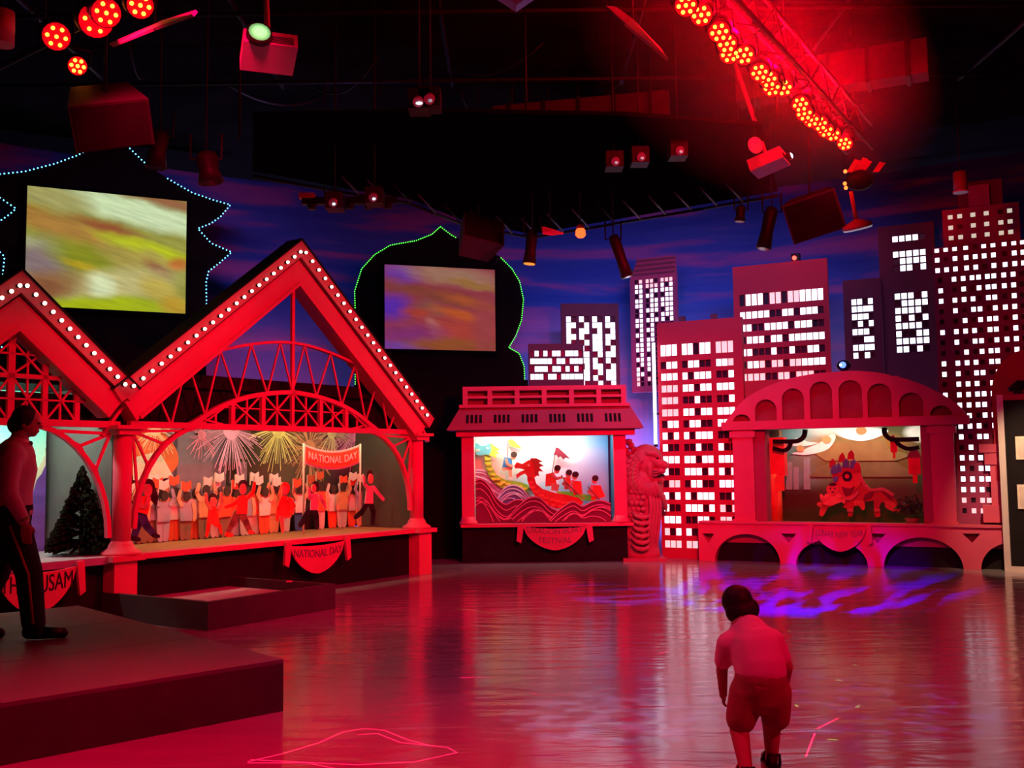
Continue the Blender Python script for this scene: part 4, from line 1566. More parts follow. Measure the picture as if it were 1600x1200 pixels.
GB = thing_at('dragon_boat', 'green and yellow painted boat with a dragon head, behind the red boat', 'boat cutout', F_DR, 800, 780, .46)
GB.part('hull', dpoly(GB, [(757, 706), (765, 706), (768, 728), (776, 742), (790, 750), (812, 753), (826, 758), (826, 770), (805, 766), (780, 762), (768, 750), (760, 735), (757, 718)], 0, .03), GRN)
hull_scales(GB, [(762, 716), (763, 724), (766, 732), (771, 740), (778, 747), (786, 752), (794, 755), (803, 757), (812, 759), (820, 762), (772, 747), (781, 755), (792, 760), (804, 762)], .05, YLW, None)
GB.part('dragon_head', dpoly(GB, [(741, 697), (744, 692), (752, 697), (760, 696), (765, 693), (771, 696), (775, 700), (774, 708), (767, 712), (758, 710), (752, 712), (745, 711), (743, 707), (749, 705), (750, 702), (742, 701)], -.02, .02), TEAL)
GB.part('mane', dpoly(GB, [(766, 692), (774, 698), (782, 703), (776, 704), (780, 710), (774, 709), (776, 717), (770, 713), (764, 712), (768, 704)], -.03, -.02), YLW)
GB.part('stern', dpoly(GB, [(870, 768), (890, 768), (930, 775), (930, 783), (900, 781), (872, 775)], 0, .03), GRN)
GB.part('eye', M().tube([(*GB.q(762, 700)[:1], -.03, GB.q(762, 700)[1]), (GB.q(762, 700)[0], -.02, GB.q(762, 700)[1])], .02, 10), C_WHITE)
RB = thing_at('dragon_boat', 'red painted boat with a roaring dragon head, in front of the waves', 'boat cutout', F_DR, 860, 800, .26)
RB.part('hull', dpoly(RB, [(824, 742), (834, 742), (838, 756), (848, 764), (866, 770), (885, 773), (905, 778), (912, 785), (905, 792), (885, 794), (868, 795), (850, 786), (836, 775), (828, 762), (824, 750)], 0, .03), REDH)
hull_scales(RB, [(829, 752), (832, 760), (838, 767), (845, 773), (853, 777), (862, 780), (871, 782), (880, 784), (890, 785), (900, 786), (843, 779), (853, 784), (864, 788), (876, 790), (888, 791)], .05, mat('red_scale', (.9, .14, .06), .5), None)
RB.part('dragon_head', dpoly(RB, [(803, 728), (808, 722), (816, 725), (824, 720), (831, 717), (838, 722), (843, 730), (841, 742), (832, 748), (825, 745), (820, 740), (812, 744), (808, 748), (806, 742), (813, 737), (820, 734), (812, 732), (805, 732)], -.02, .02), REDH)
RB.part('mane', dpoly(RB, [(828, 716), (838, 716), (848, 721), (842, 723), (850, 728), (842, 730), (849, 737), (840, 736), (843, 744), (835, 742), (836, 728)], -.03, -.02), mat('dark_red_mane', (.45, .03, .02), .6))
RB.part('eye', M().tube([(RB.q(826, 727)[0], -.03, RB.q(826, 727)[1]), (RB.q(826, 727)[0], -.02, RB.q(826, 727)[1])], .018, 10), C_WHITE)


def rower(label, y, base, face, body, arms, paddle, shirt, legs=None):
    V = thing_at('rower_cutout', label, 'cutout figure', F_DR, base[0], base[1], y)
    V.part('shirt', M().prism(V.Q(body), 0, .015), shirt)
    hx, hz = V.q(*face)
    V.part('face', M().prism(ell(hx, hz, .05, .065), -.012, .0), SKIN)
    V.part('hair', M().prism(ell(hx + .012, hz + .03, .055, .05), -.02, -.012), HAIR)
    for arm in arms:
        V.part('arm', limb2(M(), [(*V.q(a, b), .022) for a, b in arm], -.03, -.02), SKIN)
    if legs:
        V.part('legs', M().prism(V.Q(legs), -.01, .0), SKIN)
    if paddle:
        (a, b), (c, d) = paddle
        p, r_ = V.q(a, b), V.q(c, d)
        V.part('paddle', M().bar((p[0], -.036, p[1]), (r_[0], -.036, r_[1]), .016, .01), C_BRN)
    return V


rower('cutout drummer in blue seated on the green boat', .44, (795, 750), (802, 713), [(788, 714), (800, 716), (801, 733), (784, 734)], [[(791, 718), (793, 726), (800, 728)]], None, mat('blue_shirt', (.05, .30, .60), .7), [(784, 731), (800, 729), (800, 745), (795, 745), (794, 735), (786, 736)])
rower('cutout drummer in red standing at the front of the red boat', .22, (858, 766), (870, 734), [(853, 741), (866, 738), (870, 758), (852, 760)], [[(864, 742), (870, 748), (877, 746)]], None, C_RED, [(862, 755), (874, 757), (872, 768), (861, 766)])
rower('cutout rower beside the drummer on the red boat', .24, (888, 772), (888, 741), [(881, 746), (891, 745), (893, 764), (882, 765)], [[(884, 750), (880, 756), (885, 760)]], ((877, 742), (893, 770)), C_RED)
rower('cutout rower in red in the middle of the red boat with slanted paddle', .20, (900, 776), (898, 744), [(893, 750), (908, 752), (910, 772), (896, 774)], [[(895, 754), (888, 760), (893, 766)]], ((885, 754), (912, 780)), C_RED)
rower('cutout rower in red alone at the back of the red boat', .18, (932, 782), (929, 750), [(923, 758), (938, 758), (946, 776), (924, 782)], [[(926, 762), (919, 768), (927, 774)]], ((918, 760), (938, 782)), C_RED)
def flag_board(label, pts, mt, base, y=.5):
    V = thing_at('triangular_flag', label, 'flag', F_DR, base[0], base[1], y)
    V.part('flag_cloth', M().prism(V.Q(pts), 0, .012), mt)
    p, r_ = V.q(*pts[0]), V.q(*base)
    V.part('flag_pole', M().tube([(p[0], .02, p[1]), (r_[0], .02, r_[1])], .008, 6), C_BRN)


flag_board('green and yellow serrated triangular flag over the green boat', [(794, 688), (800, 686), (812, 697), (816, 701), (808, 700), (801, 698), (797, 697)], mat('lime_flag', (.50, .70, .05), .7), (792, 732))
flag_board('dark red serrated triangular flag in the pale sky of the booth', [(869, 699), (873, 700), (884, 710), (891, 717), (884, 715), (880, 718), (876, 713), (872, 715), (870, 711), (865, 711)], mat('maroon_flag', (.22, .02, .04), .7), (862, 745))
swag('swag_banner', 'draped sign reading DRAGON BOAT FESTIVAL on the black base of the boat booth', F_DR, 808, 926, 821, 854, ['DRAGON BOAT', 'FESTIVAL'], y=-.07, tsize=.135, tmat=LETTER, zmid=-.06)

# ================================================================== LION-HEADED FISH STATUE
sx, _ = F_DR.hit(1008, 873)
ST = T('lion_fish_statue', 'red-lit relief statue of a lion-headed fish with scaly body, beside the boat booth', 'statue', F_DR, sx, .15, 0)
sq = lambda px, py: ST.q(px, py)


def V3(px, py, y=0.0):
    a, b = ST.q(px, py, 0)
    return (a, y, b)


STONE = mat('statue_plaster', (.45, .10, .12), .55, var=.1, scale=5)
body = M()
# fish body: thick curved trunk
for (px, py, r) in ((1005, 865, .30), (1003, 850, .29), (1001, 835, .29), (1000, 820, .30), (1002, 800, .31), (1004, 780, .33), (1005, 760, .34), (1004, 745, .34)):
    c = V3(px, py, .02)
    body.ball(c, r, r * .62, r * .62, n=18, m=10)
o = ST.part('fish_body', body, STONE)
smooth_blob(o, .03, 4)
# head with mane
hd = M()
hd.ball(V3(1010, 722, .0), .29, .24, .30, 18, 12)
hd.limb([(*V3(1016, 716, -.16), .09), (*V3(1028, 724, -.20), .085), (*V3(1036, 727, -.20), .07)], 10)
hd.ball(V3(1029, 736, -.17), .10, .10, .06, 12, 8)
hd.ball(V3(1027, 750, -.14), .11, .09, .05, 12, 8)
hd.limb([(*V3(1010, 708, -.22), .045), (*V3(1020, 709, -.25), .05), (*V3(1028, 715, -.24), .035)], 8)
hd.limb([(*V3(1012, 728, -.22), .05), (*V3(1014, 740, -.20), .06), (*V3(1018, 752, -.15), .05)], 8)
hd.limb([(*V3(1000, 708, -.10), .06), (*V3(995, 703, -.08), .045)], 8)
hd.ball(V3(1002, 752, .0), .30, .24, .26, 18, 12)
o = ST.part('lion_head', hd, STONE)
smooth_blob(o, .012, 1)
ST.part('mouth', M().tube([V3(1018, 743, -.24), V3(1026, 743, -.27), V3(1035, 742, -.25)], [.012, .022, .014], 8), BLACK)
for k in range(3):
    ST.part('whisker_fold', M().tube([V3(1015, 734 + k * 4, -.26), V3(1021, 735 + k * 4, -.275), V3(1027, 733 + k * 4, -.27)], [.008, .014, .006], 6), STONE)
mn = M()
for i in range(72):
    rr = random.random()
    a = .55 + (i % 14) / 14 * pi * 1.1
    lay = i // 14
    cx_, cy_, cz_ = V3(1010, 735, 0)
    R0 = .15 + .055 * lay
    x0 = cx_ - R0 * sin(a) * 1.15 + .02
    z0 = cz_ + R0 * cos(a) * 1.35
    p = [(x0, -.2 + .05 * lay, z0), (x0 - .05 * sin(a) - .02, -.21 + .06 * lay, z0 + .06 * cos(a) - .06), (x0 - .08 * sin(a), -.16 + .06 * lay, z0 + .1 * cos(a) - .13), (x0 - .06 * sin(a) + .03, -.12 + .06 * lay, z0 + .1 * cos(a) - .19)]
    mn.tube(p, [.035, .05, .038, .012], 8)
o = ST.part('mane', mn, STONE)
ST.part('eye', M().ball(V3(1024, 716, -.26), .022, .02, .018, 8, 6), BLACK)
ST.part('nose', M().ball(V3(1037, 727, -.19), .035, .03, .03, 8, 6), BLACK)
# big curved scale plates down the front
for i in range(6):
    py = 805 + i * 9.8
    c = V3(1002 - i * .2, py, -.19)
    m = M().tube([(c[0] - .17, c[1] + .05, c[2] + .05), (c[0] - .09, c[1] - .03, c[2] - .01), (c[0], c[1] - .05, c[2] - .03), (c[0] + .08, c[1] - .03, c[2] - .01), (c[0] + .13, c[1] + .05, c[2] + .05)], [.02, .035, .04, .035, .02], 8)
    ST.part('scale_plate', m, STONE)
for i in range(4):
    x0 = 1016 + i * 5
    m = M().tube([V3(x0 - 4, 765, -.19 + .03 * i), V3(x0 - 1, 790, -.2 + .03 * i), V3(x0 - 3, 820, -.18 + .03 * i), V3(x0 - 6, 850, -.14 + .03 * i), V3(x0 - 7, 872, -.1 + .03 * i)], [.02, .035, .035, .03, .025], 8)
    ST.part('fin_fold', m, STONE)
sm_ = M()
for i in range(9):
    for j in range(3):
        c = V3(986 + j * 7 + (i % 2) * 3, 768 + i * 9, -.12 - .04 * j)
        sm_.ball(c, .05, .035, .045, 8, 6)
ST.part('body_scales', sm_, STONE, stuff=True)
ST.part('plinth', M().box(-.36, .34, -.22, .3, 0, .05), STONE)

# ================================================================== BRIDGE-LIKE DISPLAY (right)
px0, px1 = 1100, 1572
xa, xb = F_NY.hit(px0, 800)[0], F_NY.hit(px1, 800)[0]
NX = F_NY.hit(1330, 800)[0]
NY = T('display_booth', 'large red-lit booth with arched bridge-like crest and arcade base, showing a lion dance', 'display booth', F_NY, NX, 0, 0)
q = NY.q
crest_px = [(1134, 659), (1145, 645), (1162, 625), (1190, 608), (1225, 594), (1255, 587), (1287, 582.5), (1331, 579.5), (1360, 581), (1381, 584), (1415, 592), (1444, 602), (1468, 614), (1490, 627), (1504, 640), (1512, 650)]
crest = catmull([q(a, b) for a, b in crest_px], 3)
zbnd = (q(1150, 672)[1] + q(1480, 664)[1]) / 2
zbt = (q(1165, 659)[1] + q(1480, 650)[1]) / 2
nich = []
for c_, t_, b_, w_ in ((188, 280, 325, 84), (310, 205, 320, 108), (447, 150, 315, 110), (588, 115, 310, 112), (735, 108, 305, 118), (880, 125, 300, 120), (1037, 170, 298, 122), (1185, 235, 290, 112)):
    cx_ = q(1100 + .3125 * c_, 560 + .3125 * (t_ + b_) / 2)[0]
    zt_ = q(1100 + .3125 * c_, 560 + .3125 * t_)[1]
    zb_ = q(1100 + .3125 * c_, 560 + .3125 * b_)[1]
    x0 = q(1100 + .3125 * (c_ - w_ / 2), 640)[0]
    x1 = q(1100 + .3125 * (c_ + w_ / 2), 640)[0]
    nich.append(((x0 + x1) / 2, (x1 - x0) / 2, zt_, max(zb_, zbt + .01)))


def crest_fn(x):
    top = along(crest, x)
    if top <= zbnd + .01:
        top = zbnd + .02
    for (c_, r_, t_, b_) in nich:
        if abs(x - c_) < r_:
            zz = max(t_ - r_, b_) + math.sqrt(max(r_ * r_ - (x - c_) ** 2, 0)) * min(1, (t_ - max(t_ - r_, b_)) / r_)
            zz = max(zz, b_ + .001)
            return [(zbnd, b_), (min(zz, top - .02), top)]
    return [(zbnd, top)]


xs = set(i[0] for i in crest)
for (c_, r_, t_, b_) in nich:
    for k in range(13):
        xs.add(c_ - r_ * cos(pi * k / 12))
xs = sorted(xs)
xs = [xs[0]] + [b for a, b in zip(xs[:-1], xs[1:]) if b - a > 1e-4]
NY.part('arched_crest', M().slices(xs, crest_fn, -.02, .12), PAINT)
NY.part('crest_band', M().box(crest[0][0] - .06, crest[-1][0] + .02, -.07, .12, zbnd, zbt), PAINT)
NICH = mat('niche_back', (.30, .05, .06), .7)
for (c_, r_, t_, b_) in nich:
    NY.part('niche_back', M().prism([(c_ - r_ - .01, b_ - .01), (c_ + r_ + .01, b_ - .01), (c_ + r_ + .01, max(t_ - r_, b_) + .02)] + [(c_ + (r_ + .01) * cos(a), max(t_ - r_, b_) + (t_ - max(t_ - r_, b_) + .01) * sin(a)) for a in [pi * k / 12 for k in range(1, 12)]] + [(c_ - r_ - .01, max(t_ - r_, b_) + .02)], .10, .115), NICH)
zsil = (q(1180, 818)[1] + q(1450, 822)[1]) / 2
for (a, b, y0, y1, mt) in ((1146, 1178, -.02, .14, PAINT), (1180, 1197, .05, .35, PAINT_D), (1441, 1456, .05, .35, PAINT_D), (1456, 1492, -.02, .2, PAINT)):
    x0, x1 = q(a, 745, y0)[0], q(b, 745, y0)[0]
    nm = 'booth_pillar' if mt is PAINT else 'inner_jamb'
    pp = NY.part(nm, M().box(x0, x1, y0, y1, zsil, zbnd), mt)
    if mt is PAINT:
        part('pillar_cap', M().box(x0 - .04, x1 + .04, y0 - .03, y1, zbnd - .12, zbnd - .02), PAINT, pp)
        part('pillar_foot', M().box(x0 - .03, x1 + .03, y0 - .02, y1, zsil, zsil + .06), PAINT, pp)
# arcade base
arches = []
for c_, h_, t_ in ((225, 162, 876), (645, 178, 905), (1100, 198, 893), (1545, 160, 920)):
    cx_ = q(1100 + .3125 * c_, 870)[0]
    x1 = q(1100 + .3125 * (c_ + h_), 870)[0]
    x0 = q(1100 + .3125 * (c_ - h_), 870)[0]
    zt_ = q(1100 + .3125 * c_, 560 + .3125 * t_)[1]
    arches.append(((x0 + x1) / 2, (x1 - x0) / 2, zt_))
zar = (q(1180, 819)[1] + q(1480, 822)[1]) / 2
xarc0, xarc1 = q(1095, 870)[0], q(1580, 870)[0]
tris = []
for c_ in (30, 430, 872, 1340):
    cx_ = q(1100 + .3125 * c_, 840)[0]
    tris.append((cx_, .12 if c_ != 30 else .1, q(1100 + .3125 * c_, 833)[1], q(1100 + .3125 * c_, 848)[1]))


def arc_fn(x):
    iv = [(0.0, zar)]
    for (c_, r_, t_) in arches:
        if abs(x - c_) < r_:
            iv = [(t_ * math.sqrt(max(1 - ((x - c_) / r_) ** 2, 0)), zar)]
    for (c_, r_, t1_, t0_) in tris:
        if abs(x - c_) < r_:
            d = abs(x - c_) / r_
            lo = t0_ + (t1_ - t0_) * d
            b, t = iv[0]
            lo = max(lo, b + .01)
            if lo < t1_:
                return [(b, lo), (t1_, t)]
    return iv


xs = {xarc0, xarc1}
for (c_, r_, t_) in arches:
    for k in range(25):
        xs.add(c_ - r_ * cos(pi * k / 24))
for (c_, r_, a_, b_) in tris:
    for k in range(5):
        xs.add(c_ - r_ + 2 * r_ * k / 4)
xs = sorted(x for x in xs if xarc0 <= x <= xarc1)
xs = [xs[0]] + [b for a, b in zip(xs[:-1], xs[1:]) if b - a > 1e-4]
NY.part('arcade_base', M().slices(xs, arc_fn, -.10, .04), PAINT)
NY.part('arcade_back', M().box(xarc0 + .1, xarc1, .08, .12, 0, zar - .02), BLACK)
NY.part('triangle_inset', M().box(xarc0 + .1, xarc1 - .1, .045, .06, tris[1][3] - .02, tris[1][2] + .03), PAINT_D)
NY.part('booth_sill', M().box(q(1095, 820)[0], q(1572, 820)[0], -.13, .12, zar, zar + .035), PAINT)
# interior
DPN = .75
x0, x1 = q(1190, 745, .2)[0] - .15, q(1450, 745, .2)[0]
CNY_ART = art('temple_dusk', lin((95, 90, 60)), [
    (.10, .80, .35, .35, 0, lin((150, 185, 190)), .6), (.12, .55, .2, .3, 0, lin((110, 130, 130)), .7), (.5, .98, .2, .10, 0, lin((255, 250, 240)), .4),
    (.55, .80, .25, .12, 0, lin((200, 120, 55)), .6), (.58, .62, .35, .18, 0, lin((120, 85, 40)), .6), (.97, .92, .1, .1, 0, lin((240, 240, 235)), .3),
    (.25, .22, .5, .14, 0, lin((75, 32, 28)), .6), (.75, .25, .3, .16, 0, lin((85, 40, 35)), .7), (.55, .05, .6, .10, 0, lin((60, 55, 22)), .6)], warp=.06)
bd3 = NY.part('backdrop', M().box(x0, x1 + .02, DPN, DPN + .05, zsil, zbnd + .05), CNY_ART)
NY.part('side_wall', M().box(x0 - .05, x0, .2, DPN, zsil, zbnd + .05), mat('booth_side', (.06, .015, .02), .7))
NY.part('side_wall', M().box(x1 + .02, x1 + .07, .2, DPN, zsil, zbnd + .05), mat('booth_side_b', (.06, .015, .02), .7))
NY.part('booth_roof', M().box(x0, x1 + .02, .2, DPN + .05, zbnd + .05, zbnd + .1), BLACK)
NY.part('booth_floor', M().box(x0, x1 + .02, .1, DPN, zsil - .03, zsil), mat('booth_floor', (.30, .17, .07), .6))
nb = lambda px, py: NY.q(px, py, DPN)


def paint_on(name, pts, mt, d=.012, smooth=False):
    P_ = [nb(a, b) for a, b in pts]
    if smooth:
        P_ = catmull(P_ + [P_[0]], 4)[:-1]
    return part(name, M().prism(P_, DPN - d - .008, DPN - d), mt, bd3)


paint_on('painted_roof', [(1272, 708), (1300, 700), (1306, 680), (1320, 687), (1345, 690), (1370, 686), (1382, 682), (1388, 700), (1425, 712), (1400, 720), (1290, 720)], mat('ochre_roof', (.28, .15, .05), .7), .006)
paint_on('painted_roof', [(1264, 745), (1280, 730), (1300, 722), (1400, 722), (1420, 735), (1430, 745)], mat('brown_roof', (.20, .12, .05), .7), .006)
CREAMC = mat('cloud_cream', (.72, .75, .68), .7)
paint_on('painted_cloud', [(1236, 709), (1262, 700), (1284, 690), (1300, 678), (1306, 684), (1296, 700), (1280, 707), (1258, 711)], CREAMC, .01, True)
paint_on('painted_cloud', [(1232, 696), (1245, 684), (1262, 690), (1278, 692), (1258, 697)], CREAMC, .01, True)
paint_on('painted_cloud', [(1300, 672), (1318, 684), (1345, 689), (1370, 684), (1388, 672), (1345, 668)], mat('cloud_white', (.85, .85, .88), .7), .01, True)
for a, b, r_ in ((1251, 701, .065), (1292, 687, .075), (1346, 673, .08)):
    c = nb(a, b)
    part('painted_lantern', M().prism(ell(c[0], c[1], r_, r_ * .85), DPN - .03, DPN - .02), C_ORG, bd3)
for a0, a1, t in ((1228, 1238, 722), (1240, 1248, 730), (1256, 1266, 715), (1216, 1226, 735)):
    paint_on('painted_tower', [(a0, 765), (a1, 765), (a1, t), (a0, t)], mat('grey_tower', (.30, .26, .28), .7), .004)
# red lantern column on the left, curled black brackets
x, z = q(1208, 700, .5)
LT = T('lantern_column', 'stacked red paper lantern column at the left inside the lion dance booth', 'lantern', F_NY, NX + x, .5, zsil)
xb_, xt_ = 0, 0
ztop = zbnd - zsil
LT.part('column_shaft', M().tube([(0, 0, 0), (0, 0, ztop * .52)], .12, 16), C_RED)
LT.part('lantern_body', M().box(-.14, .20, -.1, .1, ztop * .50, ztop * .92), mat('lantern_red', (.85, .03, .03), .5))
LT.part('lantern_tassel', M().box(.06, .19, -.12, -.1, ztop * .34, ztop * .50), C_RED)
LT.part('column_top', M().box(-.13, .13, -.1, .1, ztop * .93, ztop), C_BRN)
for (a, b, c, d, y) in ((1206, 1258, 672, 690, .3), (1380, 1434, 669, 692, .3)):
    xq0, zq0 = F_NY.hit(a, c, y)
    xq1, zq1 = F_NY.hit(b, d, y)
    K = T('curled_bracket', 'black curled roof bracket at the top %s of the lion dance scene' % ('left' if a < 1300 else 'right'), 'bracket', F_NY, (xq0 + xq1) / 2, y, zq1)
    Q_ = K.Q([(1258, 671), (1256, 682), (1246, 689), (1225, 690), (1208, 690)] if a < 1300 else [(1382, 668), (1383, 678), (1392, 686), (1408, 687), (1436, 686)])
    Q2 = K.Q([(1236, 690), (1233, 699), (1224, 704), (1208, 700)] if a < 1300 else [(1400, 688), (1405, 695), (1418, 701), (1436, 699)])
    K.part('curl', M().band(catmull(Q_, 5), .07, -.03, .03), BLACK)
    K.part('curl', M().band(catmull(Q2, 5), .06, -.03, .03), BLACK)
def hanging(label, px, pt, pb_, y, w_):
    x, z = F_NY.hit(px, pt, y)
    _, z2 = F_NY.hit(px, pb_, y)
    H = T('hanging_lantern', label, 'lantern', F_NY, x, y, z2)
    h = z - z2
    H.part('lantern_cap', M().prism([(-w_, h * .72), (w_, h * .72), (w_ * .3, h), (-w_ * .3, h)], -.04, .04), C_BRN)
    H.part('lantern_body', M().box(-w_ * .8, w_ * .8, -.04, .04, h * .25, h * .72), mat('lantern_red_b', (.80, .04, .04), .5))
    H.part('tassel', M().box(-w_ * .3, w_ * .3, -.02, .02, 0, h * .25), C_RED)


hanging('small red lantern hanging right of the lion, under the black bracket', 1396, 680, 716, .35, .06)
hanging('large red lantern hanging at the right wall of the lion dance booth', 1428, 700, 755, .35, .11)
# lion dance cut-out
LI = thing_at('lion_costume', 'orange-red lion dance costume cutout with crowned head, striding left', 'lion cutout', F_NY, 1345, 812, .40)


def lp(name, pts, y0, mt, smooth=True):
    P_ = LI.Q(pts)
    if smooth:
        P_ = catmull(P_ + [P_[0]], 4)[:-1]
    LI.part(name, M().prism(P_, y0 - .02, y0), mt)


LRED = mat('lion_red', (.42, .05, .03), .6)
LORG = mat('lion_orange', (.60, .15, .05), .6)
LDK = mat('lion_dark', (.16, .02, .02), .6)
lp('cape', [(1318, 745), (1343, 735), (1350, 755), (1362, 767), (1380, 766), (1395, 775), (1402, 790), (1388, 788), (1370, 782), (1352, 784), (1330, 790), (1318, 785)], 0, LRED)
lp('dark_patch', [(1352, 772), (1365, 768), (1362, 777), (1350, 782)], -.02, LDK)
lp('dark_patch', [(1376, 767), (1390, 772), (1397, 782), (1388, 778)], -.02, LDK)
lp('front_leg', [(1322, 785), (1335, 782), (1334, 795), (1332, 806), (1325, 806), (1326, 796), (1318, 792)], -.01, LRED)
lp('front_leg', [(1335, 782), (1350, 783), (1352, 794), (1348, 797), (1343, 790), (1336, 790)], -.03, LORG)
lp('rear_leg', [(1366, 780), (1378, 782), (1374, 792), (1376, 806), (1368, 807), (1366, 796)], -.01, LRED)
lp('rear_leg', [(1384, 782), (1398, 786), (1402, 796), (1410, 790), (1404, 800), (1394, 798), (1384, 792)], -.03, LORG)
lp('head', [(1302, 735), (1310, 729), (1325, 727), (1340, 730), (1346, 742), (1345, 756), (1338, 765), (1332, 775), (1322, 778), (1314, 772), (1310, 760), (1303, 750), (1301, 742)], -.04, LORG)
lp('brow', [(1302, 740), (1312, 733), (1328, 730), (1344, 732), (1346, 738), (1330, 738), (1316, 743), (1304, 749)], -.06, LRED)
lp('mouth', [(1316, 760), (1328, 763), (1337, 760), (1331, 772), (1322, 774)], -.06, LDK)
c = LI.q(1325, 744)
LI.part('eye', M().prism(ell(c[0], c[1], .075, .08, 18), -.085, -.06), C_BLK)
LI.part('pupil', M().prism(ell(c[0], c[1], .035, .035), -.095, -.085), LORG)
for i, (a, b) in enumerate(((1302, 722), (1311, 729), (1317, 713), (1323, 722), (1331, 709), (1335, 723), (1341, 727), (1305, 731))):
    c = LI.q(a, b)
    LI.part('crown_plume', M().prism([(c[0] - .06, c[1] - .09), (c[0] + .05, c[1] - .09), (c[0] + .045, c[1]), (c[0] + .01, c[1] + .06), (c[0] - .04, c[1] + .01)], -.08 - .003 * i, -.06), TEAL if i % 2 else LRED)
for k, run in enumerate(([(1343, 733), (1348, 750), (1361, 765), (1380, 764), (1397, 774)], [(1304, 752), (1311, 764), (1318, 776), (1330, 779), (1342, 768)], [(1325, 797), (1334, 797)], [(1367, 797), (1376, 797)])):
    LI.part('fur_trim', M().band(catmull(LI.Q(run), 5), .045, -.075, -.055), mat('fur_trim', (.55, .22, .12), .9, var=.4, scale=40))
lp('nose', [(1303, 746), (1309, 744), (1311, 750), (1305, 753)], -.08, TEAL)
Fg = thing_at('dancer_cutout', 'small orange cutout dancer with round mask running beside the lion', 'cutout figure', F_NY, 1300, 808, .34)
m = M()
limb2(m, [(*Fg.q(1293, 780), .06), (*Fg.q(1288, 792), .05), (*Fg.q(1284, 803), .04)], -.015, 0)
Fg.part('leg', m, LORG)
m = M()
limb2(m, [(*Fg.q(1300, 784), .06), (*Fg.q(1292, 788), .05), (*Fg.q(1280, 788), .035)], -.015, 0)
Fg.part('leg', m, LORG)
Fg.part('jacket', M().prism(Fg.Q([(1290, 772), (1312, 770), (1316, 784), (1300, 790), (1286, 788)]), -.03, -.015), C_ORG)
m = M()
limb2(m, [(*Fg.q(1294, 774), .035), (*Fg.q(1286, 781), .03), (*Fg.q(1284, 774), .025)], -.045, -.03)
Fg.part('arm', m, C_ORG)
m = M()
limb2(m, [(*Fg.q(1309, 774), .035), (*Fg.q(1317, 778), .03), (*Fg.q(1319, 784), .025)], -.045, -.03)
Fg.part('arm', m, C_ORG)
c = Fg.q(1302, 765)
Fg.part('mask', M().prism(ell(c[0], c[1], .10, .095, 16), -.045, -.03), LORG)
Fg.part('hair', M().prism(ell(c[0], c[1] + .08, .06, .025), -.05, -.03), HAIR)
m = M()
for dx in (-.035, .035):
    m.prism(ell(c[0] + dx, c[1] + .02, .012, .016, 8), -.05, -.045)
m.prism([(c[0] - .03, c[1] - .03), (c[0] + .03, c[1] - .03), (c[0], c[1] - .055)], -.05, -.045)
Fg.part('face_marks', m, C_BLK)
# potted shrub, right front of the scene
x, z = F_NY.hit(1425, 812, .3)
SB = T('potted_shrub', 'dark leafy shrub at the lower right of the lion dance scene', 'plant', F_NY, x, .32, zsil)
SB.part('pot', M().lathe([(.08, 0), (.11, .10), (.10, .10)], 14), C_BRN)
m = M()
rnd = random.Random(9)
for i in range(170):
    a, e = rnd.random() * 2 * pi, rnd.random() * 1.4
    r_ = .10 + .16 * rnd.random()
    p = Vector((r_ * cos(a) * cos(e) * 1.1, r_ * .5 * sin(a) * cos(e), .16 + r_ * sin(e) * 1.1))
    t = Vector((rnd.uniform(-1, 1), rnd.uniform(-1, 1), rnd.uniform(-.3, 1))).normalized() * .05
    s = t.cross(Vector((rnd.random(), rnd.random(), 1))).normalized() * .018
    m.add([p - t, p + s, p + t, p - s], [(0, 1, 2, 3)])
SB.part('leaves', m, mat('dark_leaf', (.04, .06, .03), .7), stuff=True)
swag('swag_banner', 'draped sign reading LUNAR NEW YEAR on the arcade base of the lion dance booth', F_NY, 1262, 1362, 822, 856, ['LUNAR NEW YEAR'], y=-.14, tsize=.135, tmat=LETTER, zmid=-.08)

# stepped red pillar between booth and poster stand
SP = thing_at('stepped_pillar', 'orange-red stepped pillar right of the arched booth, beside the pale framed panel', 'pillar', F_NY, 1548, 820, .10)
zz0 = SP.q(1548, 816)[1]
LW = .25
x0 = SP.q(1533, 760)[0]
x1 = SP.q(1566, 760)[0]
for nm, a, b, t, bt, y0 in (('pillar_foot', 1534, 1566, 789, 816, -.08), ('pillar_shaft', 1548, 1566, 726, 789, -.03), ('pillar_collar', 1540, 1566, 707, 726, -.05), ('pillar_head', 1532, 1566, 694, 707, -.07)):
    SP.part(nm, M().box(SP.q(a, 750)[0], SP.q(b, 750)[0], y0, .08, SP.q(1548, bt)[1], SP.q(1548, t)[1]), PAINT)
# round-topped plain board above the poster stand
AR = thing_at('arched_board', 'plain pink round-topped board above the poster stand at the right edge', 'wall board', F_NY, 1605, 620, .06)
c = AR.q(1612, 612)
AR.part('board', M().prism([(c[0] + .52 * cos(a), c[1] + .62 * sin(a)) for a in [pi * k / 20 for k in range(21)]] + [(c[0] - .52, -1.2), (c[0] + .52, -1.2)], 0, .06), FACADE3)
AR.part('floor_post', M().box(c[0] - .3, c[0] + .3, .06, .12, -AR.z, c[1]), FACADE2)

